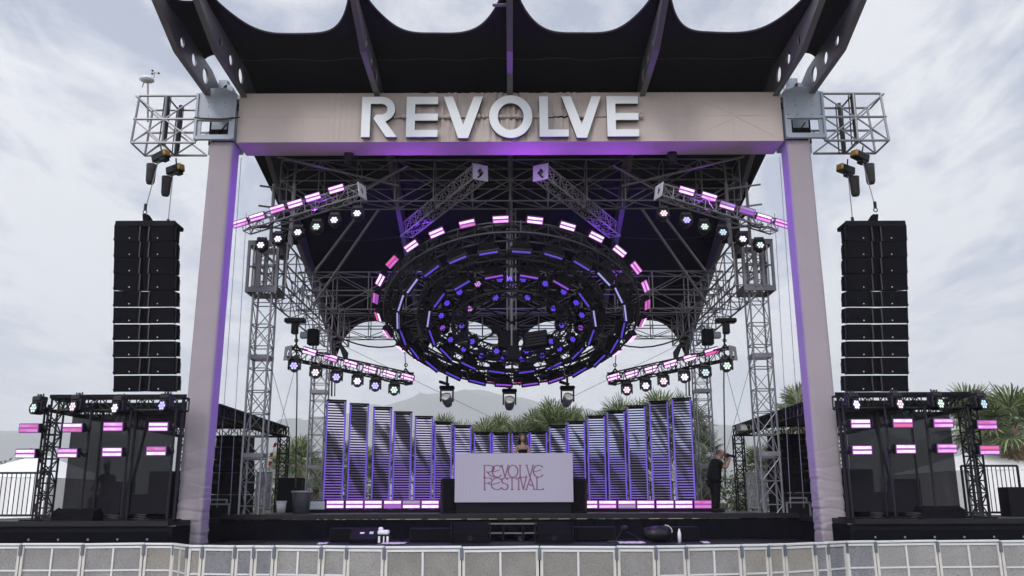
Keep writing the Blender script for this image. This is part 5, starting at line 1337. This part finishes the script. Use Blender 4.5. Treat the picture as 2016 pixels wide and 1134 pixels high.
for i, ((pa, Ya), (pb, Yb)) in enumerate(zip(nodes, nodes[1:])):
    A = V((bx(pa)*Ya, Ya, 0)); B = V((bx(pb)*Yb, Yb, 0)); d = (B - A); Ln = d.length; d.normalize(); n_ = V((d.y, -d.x, 0))   # n_ toward the crowd
    flat = pa >= 684 and pb <= 1300
    lb = f'crowd barrier panel, {ORD[i]} from the left' if i < 14 else f'crowd barrier panel, {ORD[len(nodes)-2-i]} from the right'
    lb = ('narrow ' if Ln < .75 else 'wide ') + lb
    o = thing('crowd_barrier', (A + B)/2, lb, 'crowd barrier', 'crowd barriers in front of the stage')
    f = MB(); Rm = Matrix((d, -n_, V((0, 0, 1)))).transposed() @ Matrix.Rotation(R(random.uniform(-.7, .7)), 3, 'Y'); mid = (A + B)/2 + n_*random.uniform(-.02, .02)
    f.cbox(mid + V((0, 0, BH - .02)), (Ln - .012, .09, .045), .012, Rm)
    f.box(mid + V((0, 0, BH - .075)), (Ln - .06, .05, .04), Rm)
    f.build('top_rail', 'barrier', o)
    for p, s in ((A, 1), (B, -1)):
        f = MB(); f.box(p + d*s*.035 + V((0, 0, (BH - .05)/2 + .02)), (.05, .05, BH - .1), Rm); f.build('post', 'barrier_warm', o)
    f = MB(); nv = 1 if Ln > .75 else 0
    if nv: f.box(mid + n_*.012 + V((0, 0, BH/2)), (.035, .03, BH - .2), Rm)
    zz_ = BH - .5 if not flat else BH - .62
    f.box(mid + n_*.01 + V((0, 0, zz_)), (Ln - .13, .025, .03), Rm)
    f.build('cross_bar', 'barrier', o)
    f = MB(); f.box(mid + V((0, 0, BH/2 - .02)), (Ln - .12, .006, BH - .16), Rm); f.build('perforated_sheet', PERF[(i*5 + i//3) % 5], o)
    f = MB()
    for s in (-.28, .28):
        if Ln > .75: f.tube(mid + d*Ln*s - n_*.05 + V((0, 0, BH - .12)), mid + d*Ln*(s*.7) - n_*.75 + V((0, 0, .05)), .028, 6)
    if Ln <= .75: f.tube(mid - n_*.05 + V((0, 0, BH - .12)), mid - n_*.75 + V((0, 0, .05)), .028, 6)
    f.build('rear_strut', 'barrier', o)
    f = MB(); f.box(mid + n_*.4 + V((0, 0, .012)), (Ln - .02, .8, .02), Rm); f.build('tread_plate', 'barrier', o)
    f = MB(); f.box(B + n_*.03 + V((0, 0, BH - .125)), (.055, .05, .2), Rm); f.build('joint_clip', 'clip', o)

# ------------------------------------------------------------------ people
def skinned(name, pts, edges, m, parent=None, sub=2):
    me = bpy.data.meshes.new(name); keys = list(pts); me.from_pydata([pts[k][0] for k in keys], [(keys.index(a), keys.index(b)) for a, b in edges], [])
    ob = bpy.data.objects.new(name, me); COL.objects.link(ob)
    md = ob.modifiers.new('skin', 'SKIN'); md.use_smooth_shade = True
    for v, k in zip(me.skin_vertices[0].data, keys):
        r = pts[k][1]; v.radius = r if isinstance(r, tuple) else (r, r)
    me.skin_vertices[0].data[0].use_root = True
    s = ob.modifiers.new('sub', 'SUBSURF'); s.levels = s.render_levels = sub
    dg = bpy.context.evaluated_depsgraph_get(); dg.update()
    res = bpy.data.meshes.new_from_object(ob.evaluated_get(dg)); bpy.data.objects.remove(ob)
    res.name = name; res.materials.clear(); res.materials.append(M[m]); res.polygons.foreach_set('use_smooth', [True]*len(res.polygons))
    return link(bpy.data.objects.new(name, res), parent)
def add_mesh(ob, mb):
    me = ob.data; bm_v = [tuple(v.co) for v in me.vertices]; bm_f = [tuple(p.vertices) for p in me.polygons]; n = len(bm_v)
    new = bpy.data.meshes.new(me.name); new.from_pydata(bm_v + [tuple(p) for p in mb.v], [], bm_f + [tuple(i + n for i in f) for f in mb.f]); new.update()
    new.materials.append(me.materials[0]); new.polygons.foreach_set('use_smooth', [True]*len(new.polygons)); ob.data = new
def head_shape(c, fwd, s=1.0):
    """skull with brow, nose, chin and ears, looking along fwd"""
    mb = MB(); f = V(fwd).normalized(); r = f.cross(V((0, 0, 1))).normalized(); u = r.cross(f)
    nu, nv = 18, 14; vs = []; fs = []
    for j in range(nv + 1):
        ph = math.pi*j/nv
        for i in range(nu):
            th = 2*math.pi*i/nu; x, y, z = math.sin(ph)*math.cos(th), math.sin(ph)*math.sin(th), math.cos(ph)
            fx = .096*y; wx = .074*x*(1 - .22*max(0, -z)); hz_ = .118*z
            if y > 0:
                fx += .020*math.exp(-((z + .12)/.16)**2 - (x/.16)**2)          # nose
                fx -= .008*math.exp(-((z - .06)/.08)**2)*math.exp(-((abs(x) - .34)/.16)**2)   # eye hollows
                fx += .007*math.exp(-((z + .46)/.08)**2 - (x/.3)**2)           # lips
                fx += .008*math.exp(-((z + .78)/.15)**2 - (x/.3)**2)           # chin
            wx += .014*(1 if x > 0 else -1)*math.exp(-((abs(x) - .98)/.08)**2 - (y/.2)**2 - ((z + .05)/.22)**2)   # ears
            vs.append(V(c) + (r*wx + f*fx + u*hz_)*s)
    for j in range(nv):
        for i in range(nu): fs.append((j*nu+i, j*nu+(i+1) % nu, (j+1)*nu+(i+1) % nu, (j+1)*nu+i))
    return mb.add(vs, fs)
def hand(pts, edges, wrist, wname, dirv, curl, thumb, pre):
    """palm and five bent fingers hung on a wrist vertex"""
    d = V(dirv).normalized(); t = V(thumb).normalized(); t = (t - d*t.dot(d)).normalized(); nrm = V(curl).normalized()
    pts[pre+'palm'] = (V(wrist) + d*.05, (.030, .022)); edges.append((wname, pre+'palm'))
    for i, (off, ln) in enumerate(((.028, .070), (.010, .078), (-.010, .074), (-.028, .060))):
        a = V(wrist) + d*.085 + t*off; b = a + d*ln*.5 + nrm*.015; c = b + d*ln*.2 + nrm*ln*.45
        for k, (p, r) in enumerate(((a, .010), (b, .0095), (c, .008))): pts[f'{pre}f{i}{k}'] = (p, r)
        edges += [(pre+'palm', f'{pre}f{i}0'), (f'{pre}f{i}0', f'{pre}f{i}1'), (f'{pre}f{i}1', f'{pre}f{i}2')]
    a = V(wrist) + d*.04 + t*.035; b = a + d*.03 + t*.025 + nrm*.015
    pts[pre+'t0'] = (a, .012); pts[pre+'t1'] = (b, .009); edges += [(pre+'palm', pre+'t0'), (pre+'t0', pre+'t1')]

def person(loc, yaw, pose, label, group=None, skin='skin'):
    root = bpy.data.objects.new('person', None); COL.objects.link(root); root.location = loc; root.rotation_euler = (0, 0, yaw); tag(root, label, 'person', group)
    return root
# photographer: local +Y is where he faces; bent a little forward with a camera at his face
c = at(1410, 1010, 26.2); ph = person((c.x, 26.2, DZ), R(-84), None, 'person in black clothes raising a camera at the right of the stage')
P = {'pelvis': (V((0, 0, .93)), (.11, .09)), 'waist': (V((0, .01, 1.08)), (.11, .09)), 'chest': (V((0, .05, 1.30)), (.13, .10)), 'neckb': (V((0, .12, 1.47)), .075), 'neck': (V((0, .17, 1.535)), .058), 'skull': (V((0, .205, 1.60)), .062)}
E_ = [('pelvis', 'waist'), ('waist', 'chest'), ('chest', 'neckb'), ('neckb', 'neck'), ('neck', 'skull')]
for s, n_ in ((-1, 'l'), (1, 'r')):
    P.update({n_+'hip': (V((s*.10, 0, .86)), .105), n_+'knee': (V((s*.13, .02, .48)), .062), n_+'calf': (V((s*.135, -.01, .32)), .055), n_+'ankle': (V((s*.14, -.02, .08)), .04), n_+'toe': (V((s*.16, .15, .035)), .036),
              n_+'sho': (V((s*.20, .08, 1.40)), .075), n_+'elb': (V((s*.25, .27, 1.24)), .050), n_+'fore': (V((s*.20, .36, 1.33)), .044), n_+'wri': (V((s*.11, .45, 1.47)), .030)})
    E_ += [('pelvis', n_+'hip'), (n_+'hip', n_+'knee'), (n_+'knee', n_+'calf'), (n_+'calf', n_+'ankle'), (n_+'ankle', n_+'toe'), ('chest', n_+'sho'), (n_+'sho', n_+'elb'), (n_+'elb', n_+'fore'), (n_+'fore', n_+'wri')]
    hand(P, E_, P[n_+'wri'][0], n_+'wri', V((-s*.35, .35, .8)), V((-s*.8, .2, 0)), V((0, -.6, .4)), n_)
body = skinned('body', P, E_, 'skin', ph)
add_mesh(body, head_shape((0, .235, 1.655), V((0, 1, -.12)), 1.08))
P2 = {k: P[k] for k in ('pelvis', 'waist', 'chest', 'neckb', 'lsho', 'rsho', 'lelb', 'relb')}
P2['pelvis'] = (V((0, -.02, .80)), (.235, .215)); P2['waist'] = (V((0, 0, 1.06)), (.24, .225)); P2['chest'] = (V((0, .03, 1.30)), (.25, .22)); P2['neckb'] = (V((0, .09, 1.47)), .11)
for s, n_ in ((-1, 'l'), (1, 'r')): P2[n_+'sho'] = (P[n_+'sho'][0], .125); P2[n_+'elb'] = (P[n_+'sho'][0].lerp(P[n_+'elb'][0], .8), .085)
skinned('shirt', P2, [('pelvis', 'waist'), ('waist', 'chest'), ('chest', 'neckb'), ('chest', 'lsho'), ('lsho', 'lelb'), ('chest', 'rsho'), ('rsho', 'relb')], 'cloth_black', ph)
P3 = {'pelvis': (V((0, 0, .96)), (.20, .18))}; e3 = []
for s, n_ in ((-1, 'l'), (1, 'r')):
    P3.update({n_+'hip': (V((s*.10, 0, .82)), .15), n_+'knee': (V((s*.13, .02, .48)), .092), n_+'ankle': (V((s*.14, -.02, .07)), .075)}); e3 += [('pelvis', n_+'hip'), (n_+'hip', n_+'knee'), (n_+'knee', n_+'ankle')]
skinned('trousers', P3, e3, 'cloth_black', ph)
for s in (-1, 1):
    t = MB(); t.cbox((s*.15, .06, .05), (.1, .29, .095), .03); t.build('shoe', 'cloth_black', ph)
t = MB()
for j in range(7):
    for i in range(16):
        pass
t.grid(20, 8, lambda u, v: V((0, .215, 1.655)) + Matrix.Rotation(R(12), 3, 'X') @ V((.086*math.cos(u*6.2832)*math.cos(v*1.5), (.108*math.sin(u*6.2832))*math.cos(v*1.5) - .006, -.02*math.sin(u*6.2832)*(1-v)*2.2 + .02 + .118*math.sin(v*1.5) - .02)))
t.build('hair', 'hair', ph, smooth=True)  # dark cap added to carry the shade on his head
cm = bpy.data.objects.new('camera_gear', None)
Rz = Matrix.Rotation(R(-84), 3, 'Z'); base = V((c.x, 26.2, DZ))
pos = base + Rz @ V((0, .44, 1.60))
o = thing('photo_camera', pos, 'black photo camera held up by the person in black', 'camera')
t = MB(); t.cbox(pos, (.10, .15, .10), .015, Rz @ Matrix.Rotation(R(90), 3, 'Z')); t.cbox(pos + V((0, 0, .06)), (.05, .06, .04), .012, Rz); t.build('camera_body', 'black_gloss', o)
t = MB(); t.tube(pos + Rz @ V((0, .04, 0)), pos + Rz @ V((0, .19, -.01)), .042, 14); t.build('lens_barrel', 'black_gloss', o)

# dj: facing the camera, looking down at the table
c = at(1029, 892, 26.95); dj = person((c.x, 26.85, 2.22), R(180), None, 'person with dark hair playing behind the dj booth')
P = {'pelvis': (V((0, 0, .90)), (.14, .105)), 'waist': (V((0, 0, 1.05)), (.115, .09)), 'chest': (V((0, .01, 1.24)), (.135, .10)), 'neckb': (V((0, .01, 1.39)), .062), 'neck': (V((0, .025, 1.45)), .046), 'skull': (V((0, .035, 1.52)), .05)}
E_ = [('pelvis', 'waist'), ('waist', 'chest'), ('chest', 'neckb'), ('neckb', 'neck'), ('neck', 'skull')]
for s, n_ in ((-1, 'l'), (1, 'r')):
    P.update({n_+'hip': (V((s*.09, 0, .82)), .095), n_+'knee': (V((s*.1, .01, .46)), .058), n_+'ankle': (V((s*.1, -.02, .08)), .036), n_+'toe': (V((s*.11, .13, .03)), .032),
              n_+'sho': (V((s*.17, .0, 1.345)), .056), n_+'elb': (V((s*.22, .08, 1.09)), .042), n_+'wri': (V((s*.17, .30, 1.06)), .028)})
    E_ += [('pelvis', n_+'hip'), (n_+'hip', n_+'knee'), (n_+'knee', n_+'ankle'), (n_+'ankle', n_+'toe'), ('chest', n_+'sho'), (n_+'sho', n_+'elb'), (n_+'elb', n_+'wri')]
    hand(P, E_, P[n_+'wri'][0], n_+'wri', V((-s*.15, 1, -.1)), V((0, .1, -1)), V((-s, 0, 0)), n_)
body = skinned('body', P, E_, 'skin2', dj)
add_mesh(body, head_shape((0, .045, 1.57), V((0, 1, -.35))))
P2 = {'pelvis': (V((0, 0, .86)), (.16, .125)), 'waist': (V((0, 0, 1.05)), (.13, .105)), 'chest': (V((0, .01, 1.21)), (.15, .118)), 'top': (V((0, .01, 1.27)), (.14, .11))}
skinned('top', P2, [('pelvis', 'waist'), ('waist', 'chest'), ('chest', 'top')], 'cloth_black', dj)
P3 = {'pelvis': (V((0, 0, .9)), (.155, .12))}; e3 = []
for s, n_ in ((-1, 'l'), (1, 'r')):
    P3.update({n_+'hip': (V((s*.09, 0, .8)), .112), n_+'knee': (V((s*.1, .01, .46)), .08), n_+'ankle': (V((s*.1, -.02, .06)), .07)}); e3 += [('pelvis', n_+'hip'), (n_+'hip', n_+'knee'), (n_+'knee', n_+'ankle')]
skinned('trousers', P3, e3, 'cloth_black', dj)
hr = MB(); hc_ = V((0, .0, 1.6))
for k in range(260):
    th = random.uniform(0, 2*math.pi); ph_ = random.uniform(0, 1.75)
    d = V((math.sin(ph_)*math.cos(th), math.sin(ph_)*math.sin(th), math.cos(ph_)))
    if d.y > .25 and d.z < .62: continue
    p = V((0, .0, 1.60)) + V((d.x*.105, d.y*.115, d.z*.128)); q = p + V((d.x*.055, d.y*.03 - .01, -.05 - .19*random.random()*(1 - max(0, d.z)))) ; hr.tube(p, q, .028, 5, .014)
hr.build('hair', 'hair', dj)
# crew member sitting behind the left scrim
c = at(200, 1000, 23.2); cw = person((c.x, 23.4, 1.56), R(170), None, 'person in a pale cap sitting behind the left scrim')
P = {'pelvis': (V((0, 0, .55)), (.16, .12)), 'waist': (V((0, .02, .72)), (.15, .11)), 'chest': (V((0, .05, .95)), (.17, .12)), 'neckb': (V((0, .06, 1.12)), .07), 'neck': (V((0, .07, 1.18)), .055), 'skull': (V((0, .08, 1.25)), .06)}
E_ = [('pelvis', 'waist'), ('waist', 'chest'), ('chest', 'neckb'), ('neckb', 'neck'), ('neck', 'skull')]
for s, n_ in ((-1, 'l'), (1, 'r')):
    P.update({n_+'hip': (V((s*.11, .06, .52)), .10), n_+'knee': (V((s*.15, .44, .50)), .066), n_+'ankle': (V((s*.15, .42, .08)), .042), n_+'toe': (V((s*.16, .56, .03)), .036),
              n_+'sho': (V((s*.2, .05, 1.06)), .068), n_+'elb': (V((s*.25, .15, .80)), .05), n_+'wri': (V((s*.12, .40, .74)), .03)})
    E_ += [('pelvis', n_+'hip'), (n_+'hip', n_+'knee'), (n_+'knee', n_+'ankle'), (n_+'ankle', n_+'toe'), ('chest', n_+'sho'), (n_+'sho', n_+'elb'), (n_+'elb', n_+'wri')]
    hand(P, E_, P[n_+'wri'][0], n_+'wri', V((-s*.2, 1, -.1)), V((0, .1, -1)), V((-s, 0, 0)), n_)
body = skinned('body', P, E_, 'cloth_black', cw)
add_mesh(body, head_shape((0, .10, 1.31), V((0, 1, -.1)), 1.05))
t = MB(); t.lathe((0, .095, 1.36), [(.092, 0), (.09, .04), (.06, .085), (0, .098)], 14); t.box((0, .20, 1.365), (.13, .12, .012)); t.build('cap', 'pale', cw)
cabinet('gear_case', V(cw.location) + V((0, 0, 0)), (.5, .45, .44), 'black case used as a seat behind the left scrim', 'equipment case', grill=False)

# ------------------------------------------------------------------ tents, fences, palms, shrubs
def tent(xa, xb, ya, yb, eave, peak, label):
    o = thing('tent', ((xa+xb)/2, (ya+yb)/2, 0), label, 'tent', 'white party tents beyond the fences'); xm, ym = (xa+xb)/2, (ya+yb)/2
    def fn(u, v):
        x = xa + (xb-xa)*u; y = ya + (yb-ya)*v; k = max(abs(2*u-1), abs(2*v-1)); return V((x, y, eave + (peak-eave)*(1-k)**1.25))
    t = MB(); t.grid(24, 24, fn); t.build('canopy', 'tent', o)
    t = MB()
    for (a, b) in (((xa, ya), (xb, ya)), ((xb, ya), (xb, yb)), ((xb, yb), (xa, yb)), ((xa, yb), (xa, ya))):
        t.grid(30, 2, lambda u, v: V((a[0]+(b[0]-a[0])*u, a[1]+(b[1]-a[1])*u, (eave-.01)*v)) + V((.04*math.sin(u*40), .04*math.sin(u*40), 0)))
    t.build('side_wall', 'tent', o)
    for x in (xa, xb):
        for y in (ya, yb): t = MB(); t.tube((x, y, 0), (x, y, eave), .05, 6); t.build('pole', 'alu', o)
a = at(-60, 910, 34); b = at(92, 955, 34)
tent(at(-130, 940, 34).x, at(94, 940, 34).x, 34, 41, at(0, 940, 34).z, at(0, 893, 37.5).z, 'white peaked tent behind the left fence')
tent(at(1905, 935, 34).x, at(2250, 935, 34).x, 34, 42, at(1950, 925, 34).z, at(2050, 872, 38).z, 'white peaked tent behind the right fence')
def bar_fence(x0, x1, y, z0, z1, label, n):
    o = thing('bar_fence', ((x0+x1)/2, y, z0), label, 'fence', 'black barred fences at the side stages')
    t = MB()
    for z in (z0 + .08, z1): t.tube((x0, y, z), (x1, y, z), .03, 6)
    for x in (x0, x1): t.tube((x, y, z0), (x, y, z1), .035, 6)
    t.build('frame', 'black_truss', o)
    t = MB()
    for k in range(1, n): x = x0 + (x1-x0)*k/n; t.tube((x, y, z0 + .08), (x, y, z1), .013, 5)
    t.build('bars', 'black_truss', o)
bar_fence(at(-90, 960, 24).x, at(94, 960, 24).x, 24, 1.56, at(40, 931, 24).z, 'black barred fence on the far left beside the side stage', 20)
bar_fence(at(1897, 960, 24).x, at(2008, 960, 24).x, 24, 1.56, at(1960, 917, 24).z, 'black barred fence on the far right beside the side stage', 13)
cabinet('gear_case', (at(1998, 990, 23.4).x, 23.4, 1.56), (.55, .5, .72), 'black flight case in front of the right fence', 'equipment case', grill=False)

def frond(mb, base, az, el, ln, fan, droop, nleaf=19, rnd=random):
    d = V((math.cos(az)*math.cos(el), math.sin(az)*math.cos(el), math.sin(el)))
    tip = base + d*ln
    mb.tube(base, tip, .022, 4, .012)
    side = d.cross(V((0, 0, 1)))
    if side.length < .05: side = V((1, 0, 0))
    side.normalize(); up = side.cross(d).normalized()
    if rnd.random() < .5: side = (side + up*rnd.uniform(-.5, .5)).normalized()
    for k in range(nleaf):
        a = R(-118 + 236*k/(nleaf-1)); ld = (d*math.cos(a) + side*math.sin(a)).normalized()
        L_ = fan*(.72 + .28*math.cos(a))*rnd.uniform(.85, 1.08)
        sg = rnd.uniform(.3, 1.0)*droop; m1 = tip + ld*L_*.5 + up*.04; m2 = tip + ld*L_*.8 + V((0, 0, -sg*L_*.22)); e_ = tip + ld*L_*.98 + V((rnd.uniform(-.05, .05), rnd.uniform(-.05, .05), -sg*L_*.85))
        w_ = (up.cross(ld).normalized() + up*rnd.uniform(-.3, .3))*L_*.036
        mb.add([tip - w_*.5, tip + w_*.5, m1 + w_, m1 - w_, m2 + w_*.7, m2 - w_*.7, e_], [(0, 1, 2, 3), (3, 2, 4, 5), (5, 4, 6)])
def make_palm(name, seed, nf, fan, ht):
    rnd = random.Random(seed); o = proto(name)
    t = MB(); zs = [0, .3, 1.2, 2.5, 4, ht - .6, ht]; rs = [.34, .27, .23, .21, .2, .2, .14]
    t.lathe((0, 0, 0), list(zip(rs, zs)), 12); t.build('trunk', 'trunk', o, smooth=True)
    t = MB()
    for k in range(nf):
        f = k/nf; el = R(82 - 112*f**.85 + rnd.uniform(-9, 9)); az = k*2.39996 + rnd.uniform(-.2, .2)
        frond(t, V((0, 0, ht - .25 + .35*(1-f))), az, el, rnd.uniform(.7, 1.1)*fan*.95, fan*rnd.uniform(.85, 1.1), .10 + .45*f, rnd=rnd)
    t.build('crown', 'frond', o)
    t = MB()
    for k in range(int(nf*.75)):
        frond(t, V((0, 0, ht - .4 - 1.9*rnd.random()**1.4)), k*2.4, R(rnd.uniform(-84, -52)), rnd.uniform(.35, .6)*fan, fan*.8, .5, 8, rnd)
    t.build('dead_skirt', 'dead', o)
    return o
pal = [make_palm('palm_tree', 11, 52, 1.05, 5.6), make_palm('palm_tree', 23, 46, 1.15, 6.0), make_palm('palm_tree', 37, 56, .98, 5.3)]
pspots = [(873, 835, 43), (915, 845, 45), (955, 840, 42), (985, 832, 47), (1022, 838, 42), (1052, 826, 44), (1088, 812, 42), (1125, 820, 46), (1160, 830, 43), (1195, 826, 45), (1225, 808, 41), (1262, 812, 44), (1300, 800, 40), (1345, 800, 41), (1385, 850, 44),
          (838, 850, 46), (795, 862, 44), (752, 872, 46), (712, 880, 44), (690, 870, 48), (655, 888, 43), (592, 868, 40), (560, 880, 44), (622, 895, 46), (1385, 905, 40), (1495, 880, 42), (1530, 870, 40), (1575, 788, 44), (440, 868, 42), (470, 885, 44)]
words_ = {}
for i, (px, py, Y) in enumerate(pspots):
    c = at(px, py + 44, Y); src = pal[i % 3]; htp = (5.6, 6.0, 5.3)[i % 3]; s = max(.62, min(1.25, (c.z - .15)/htp*1.0))
    if px < 640 and px > 500: lb = f'bushy palm behind the left side stage, {ORD[[j for j,p in enumerate(sorted(q[0] for q in pspots if 500<q[0]<640)) if p==px][0]]} from the left'
    elif px < 500: lb = f'palm half hidden by the left speaker stack, {"nearer the column" if px < 460 else "nearer the lattice tower"}'
    elif px > 1400: lb = f'palm behind the right side stage, {ORD[[j for j,p in enumerate(sorted(q[0] for q in pspots if q[0]>1400)) if p==px][0]]} from the left'
    else:
        mid = sorted((q[0], q[1]) for q in pspots if 640 < q[0] < 1400); j = mid.index((px, py))
        lb = f'fan palm behind the slatted panels, {ORD[j]} from the left' if j < 11 else f'fan palm behind the slatted panels, {ORD[len(mid)-1-j]} from the right'
    o, _ = place(src, (c.x, Y, 0), (0, 0, random.uniform(0, 6.28)), lb, 'palm tree', 'palm trees behind the stage'); o.scale = (s*1.02, s*1.02, c.z/htp)
big = make_palm('palm_tree', 51, 54, 1.0, 5.0)
for px, py, Y, sc_, lb in ((1998, 838, 36, 1.22, 'big pale palm at the far right edge, above the white tent'), (1912, 836, 40, 1.0, 'palm rising behind the right end of the side stage roof'), (1955, 868, 42, 1.05, 'lower palm between the two far right palms'), (2062, 850, 40, 1.1, 'palm mostly cut off by the right edge of the view')):
    c = at(px, py, Y); o, _ = place(big, (c.x, Y, 0), (0, 0, random.uniform(0, 6.28)), lb, 'palm tree', 'palm trees by the right tent'); o.scale = (sc_, sc_, c.z/5.0)
def shrub(x, y, r, h, label, seed):
    rnd = random.Random(seed); t = MB()
    for k in range(700):
        a = rnd.uniform(0, 6.283); q = rnd.random()**.6*r; z = h*(.12 + .88*rnd.random()**.8)*(1 - .45*(q/r)**2); p = V((x + q*math.cos(a), y + q*math.sin(a), z))
        d = V((rnd.uniform(-1, 1), rnd.uniform(-1, 1), rnd.uniform(-.2, 1))).normalized(); s_ = d.orthogonal().normalized()*.05; t.add([p, p + d*.12 + s_, p + d*.26, p + d*.12 - s_], [(0, 1, 2, 3)])
    o = thing('shrub', (x, y, 0), label, 'shrub', 'shrubs behind the stage'); t.build('foliage', 'bush', o)
    t = MB()
    for k in range(6): t.tube((x, y, 0), (x + rnd.uniform(-.5, .5)*r, y + rnd.uniform(-.5, .5)*r, h*.7), .03, 5, .01)
    t.build('stems', 'trunk', o)
for k, (px, py, Y, lb) in enumerate(((12, 905, 48, 'round shrub rising behind the left tent'), (60, 885, 52, 'purple grey shrub left of the left side stage post'), (540, 935, 40, 'shrub low behind the rear post of the left side stage'), (575, 930, 42, 'shrub behind the grey bin'),
                                     (1430, 935, 40, 'shrub beside the standing person'), (1450, 925, 43, 'shrub by the rear post of the right side stage'), (1500, 905, 40, 'shrub behind the right barred barrier'), (700, 930, 41, 'shrub seen between the first two left panels'), (1200, 935, 41, 'shrub seen between two right panels'))):
    c = at(px, py, Y); shrub(c.x, Y, 1.5, c.z, lb, 100 + k)

# ------------------------------------------------------------------ added free-hanging violet spots that stand in for the fixtures' wash
for sx in (-1, 1):
    for z_, p_ in ((9.8, 210), (7.4, 170), (5.0, 130), (2.9, 75)):
        spot('added_wash', (sx*5.5, 22.75, z_), (sx*7.38, 22.3, z_), p_, (.28, .05, 1), 115, 1)
for x_, p_ in ((-5.4, 150), (-2.7, 120), (.4, 190), (2.9, 130), (5.4, 150)):
    spot('added_wash', (x_, 23.1, 9.75), (x_, 22.45, 11.28), p_, (.38, .065, 1), 135, 1)
for x_ in (-4.6, 4.6): spot('added_wash', (x_, 26.2, 6.2), (x_*.95, 27.4, 1.7), 230, (.26, .05, 1), 75, 1)
spot('added_wash', (0, 25.9, 8.6), (0, 27.2, 6.5), 160, (.16, .05, 1), 150, 1)
for sx in (-1, 1):
    spot('added_wash', (sx*3.2, 23.0, 4.4), (sx*3.2, 22.0, 1.0), 300, (.40, .05, 1), 100)
for sx in (-1, 1): spot('added_wash', (sx*3.2, 26.5, 9.3), (sx*3.4, 30, 11.3), 200, (.25, .05, 1), 140)

# ------------------------------------------------------------------ hazy air
hz_ = MB(); hz_.bbox((-7000, -450, -1), (7000, 6500, 620))
m = bpy.data.materials.new('hazy_air'); m.use_nodes = True; n = m.node_tree.nodes; n.remove(n['Principled BSDF'])
pv = n.new('ShaderNodeVolumePrincipled'); pv.inputs['Color'].default_value = (.955, .975, 1, 1); pv.inputs['Density'].default_value = .00034; pv.inputs['Anisotropy'].default_value = .2
m.node_tree.links.new(pv.outputs[0], n['Material Output'].inputs['Volume'])
tag(hz_.build('haze', m), kind='stuff')
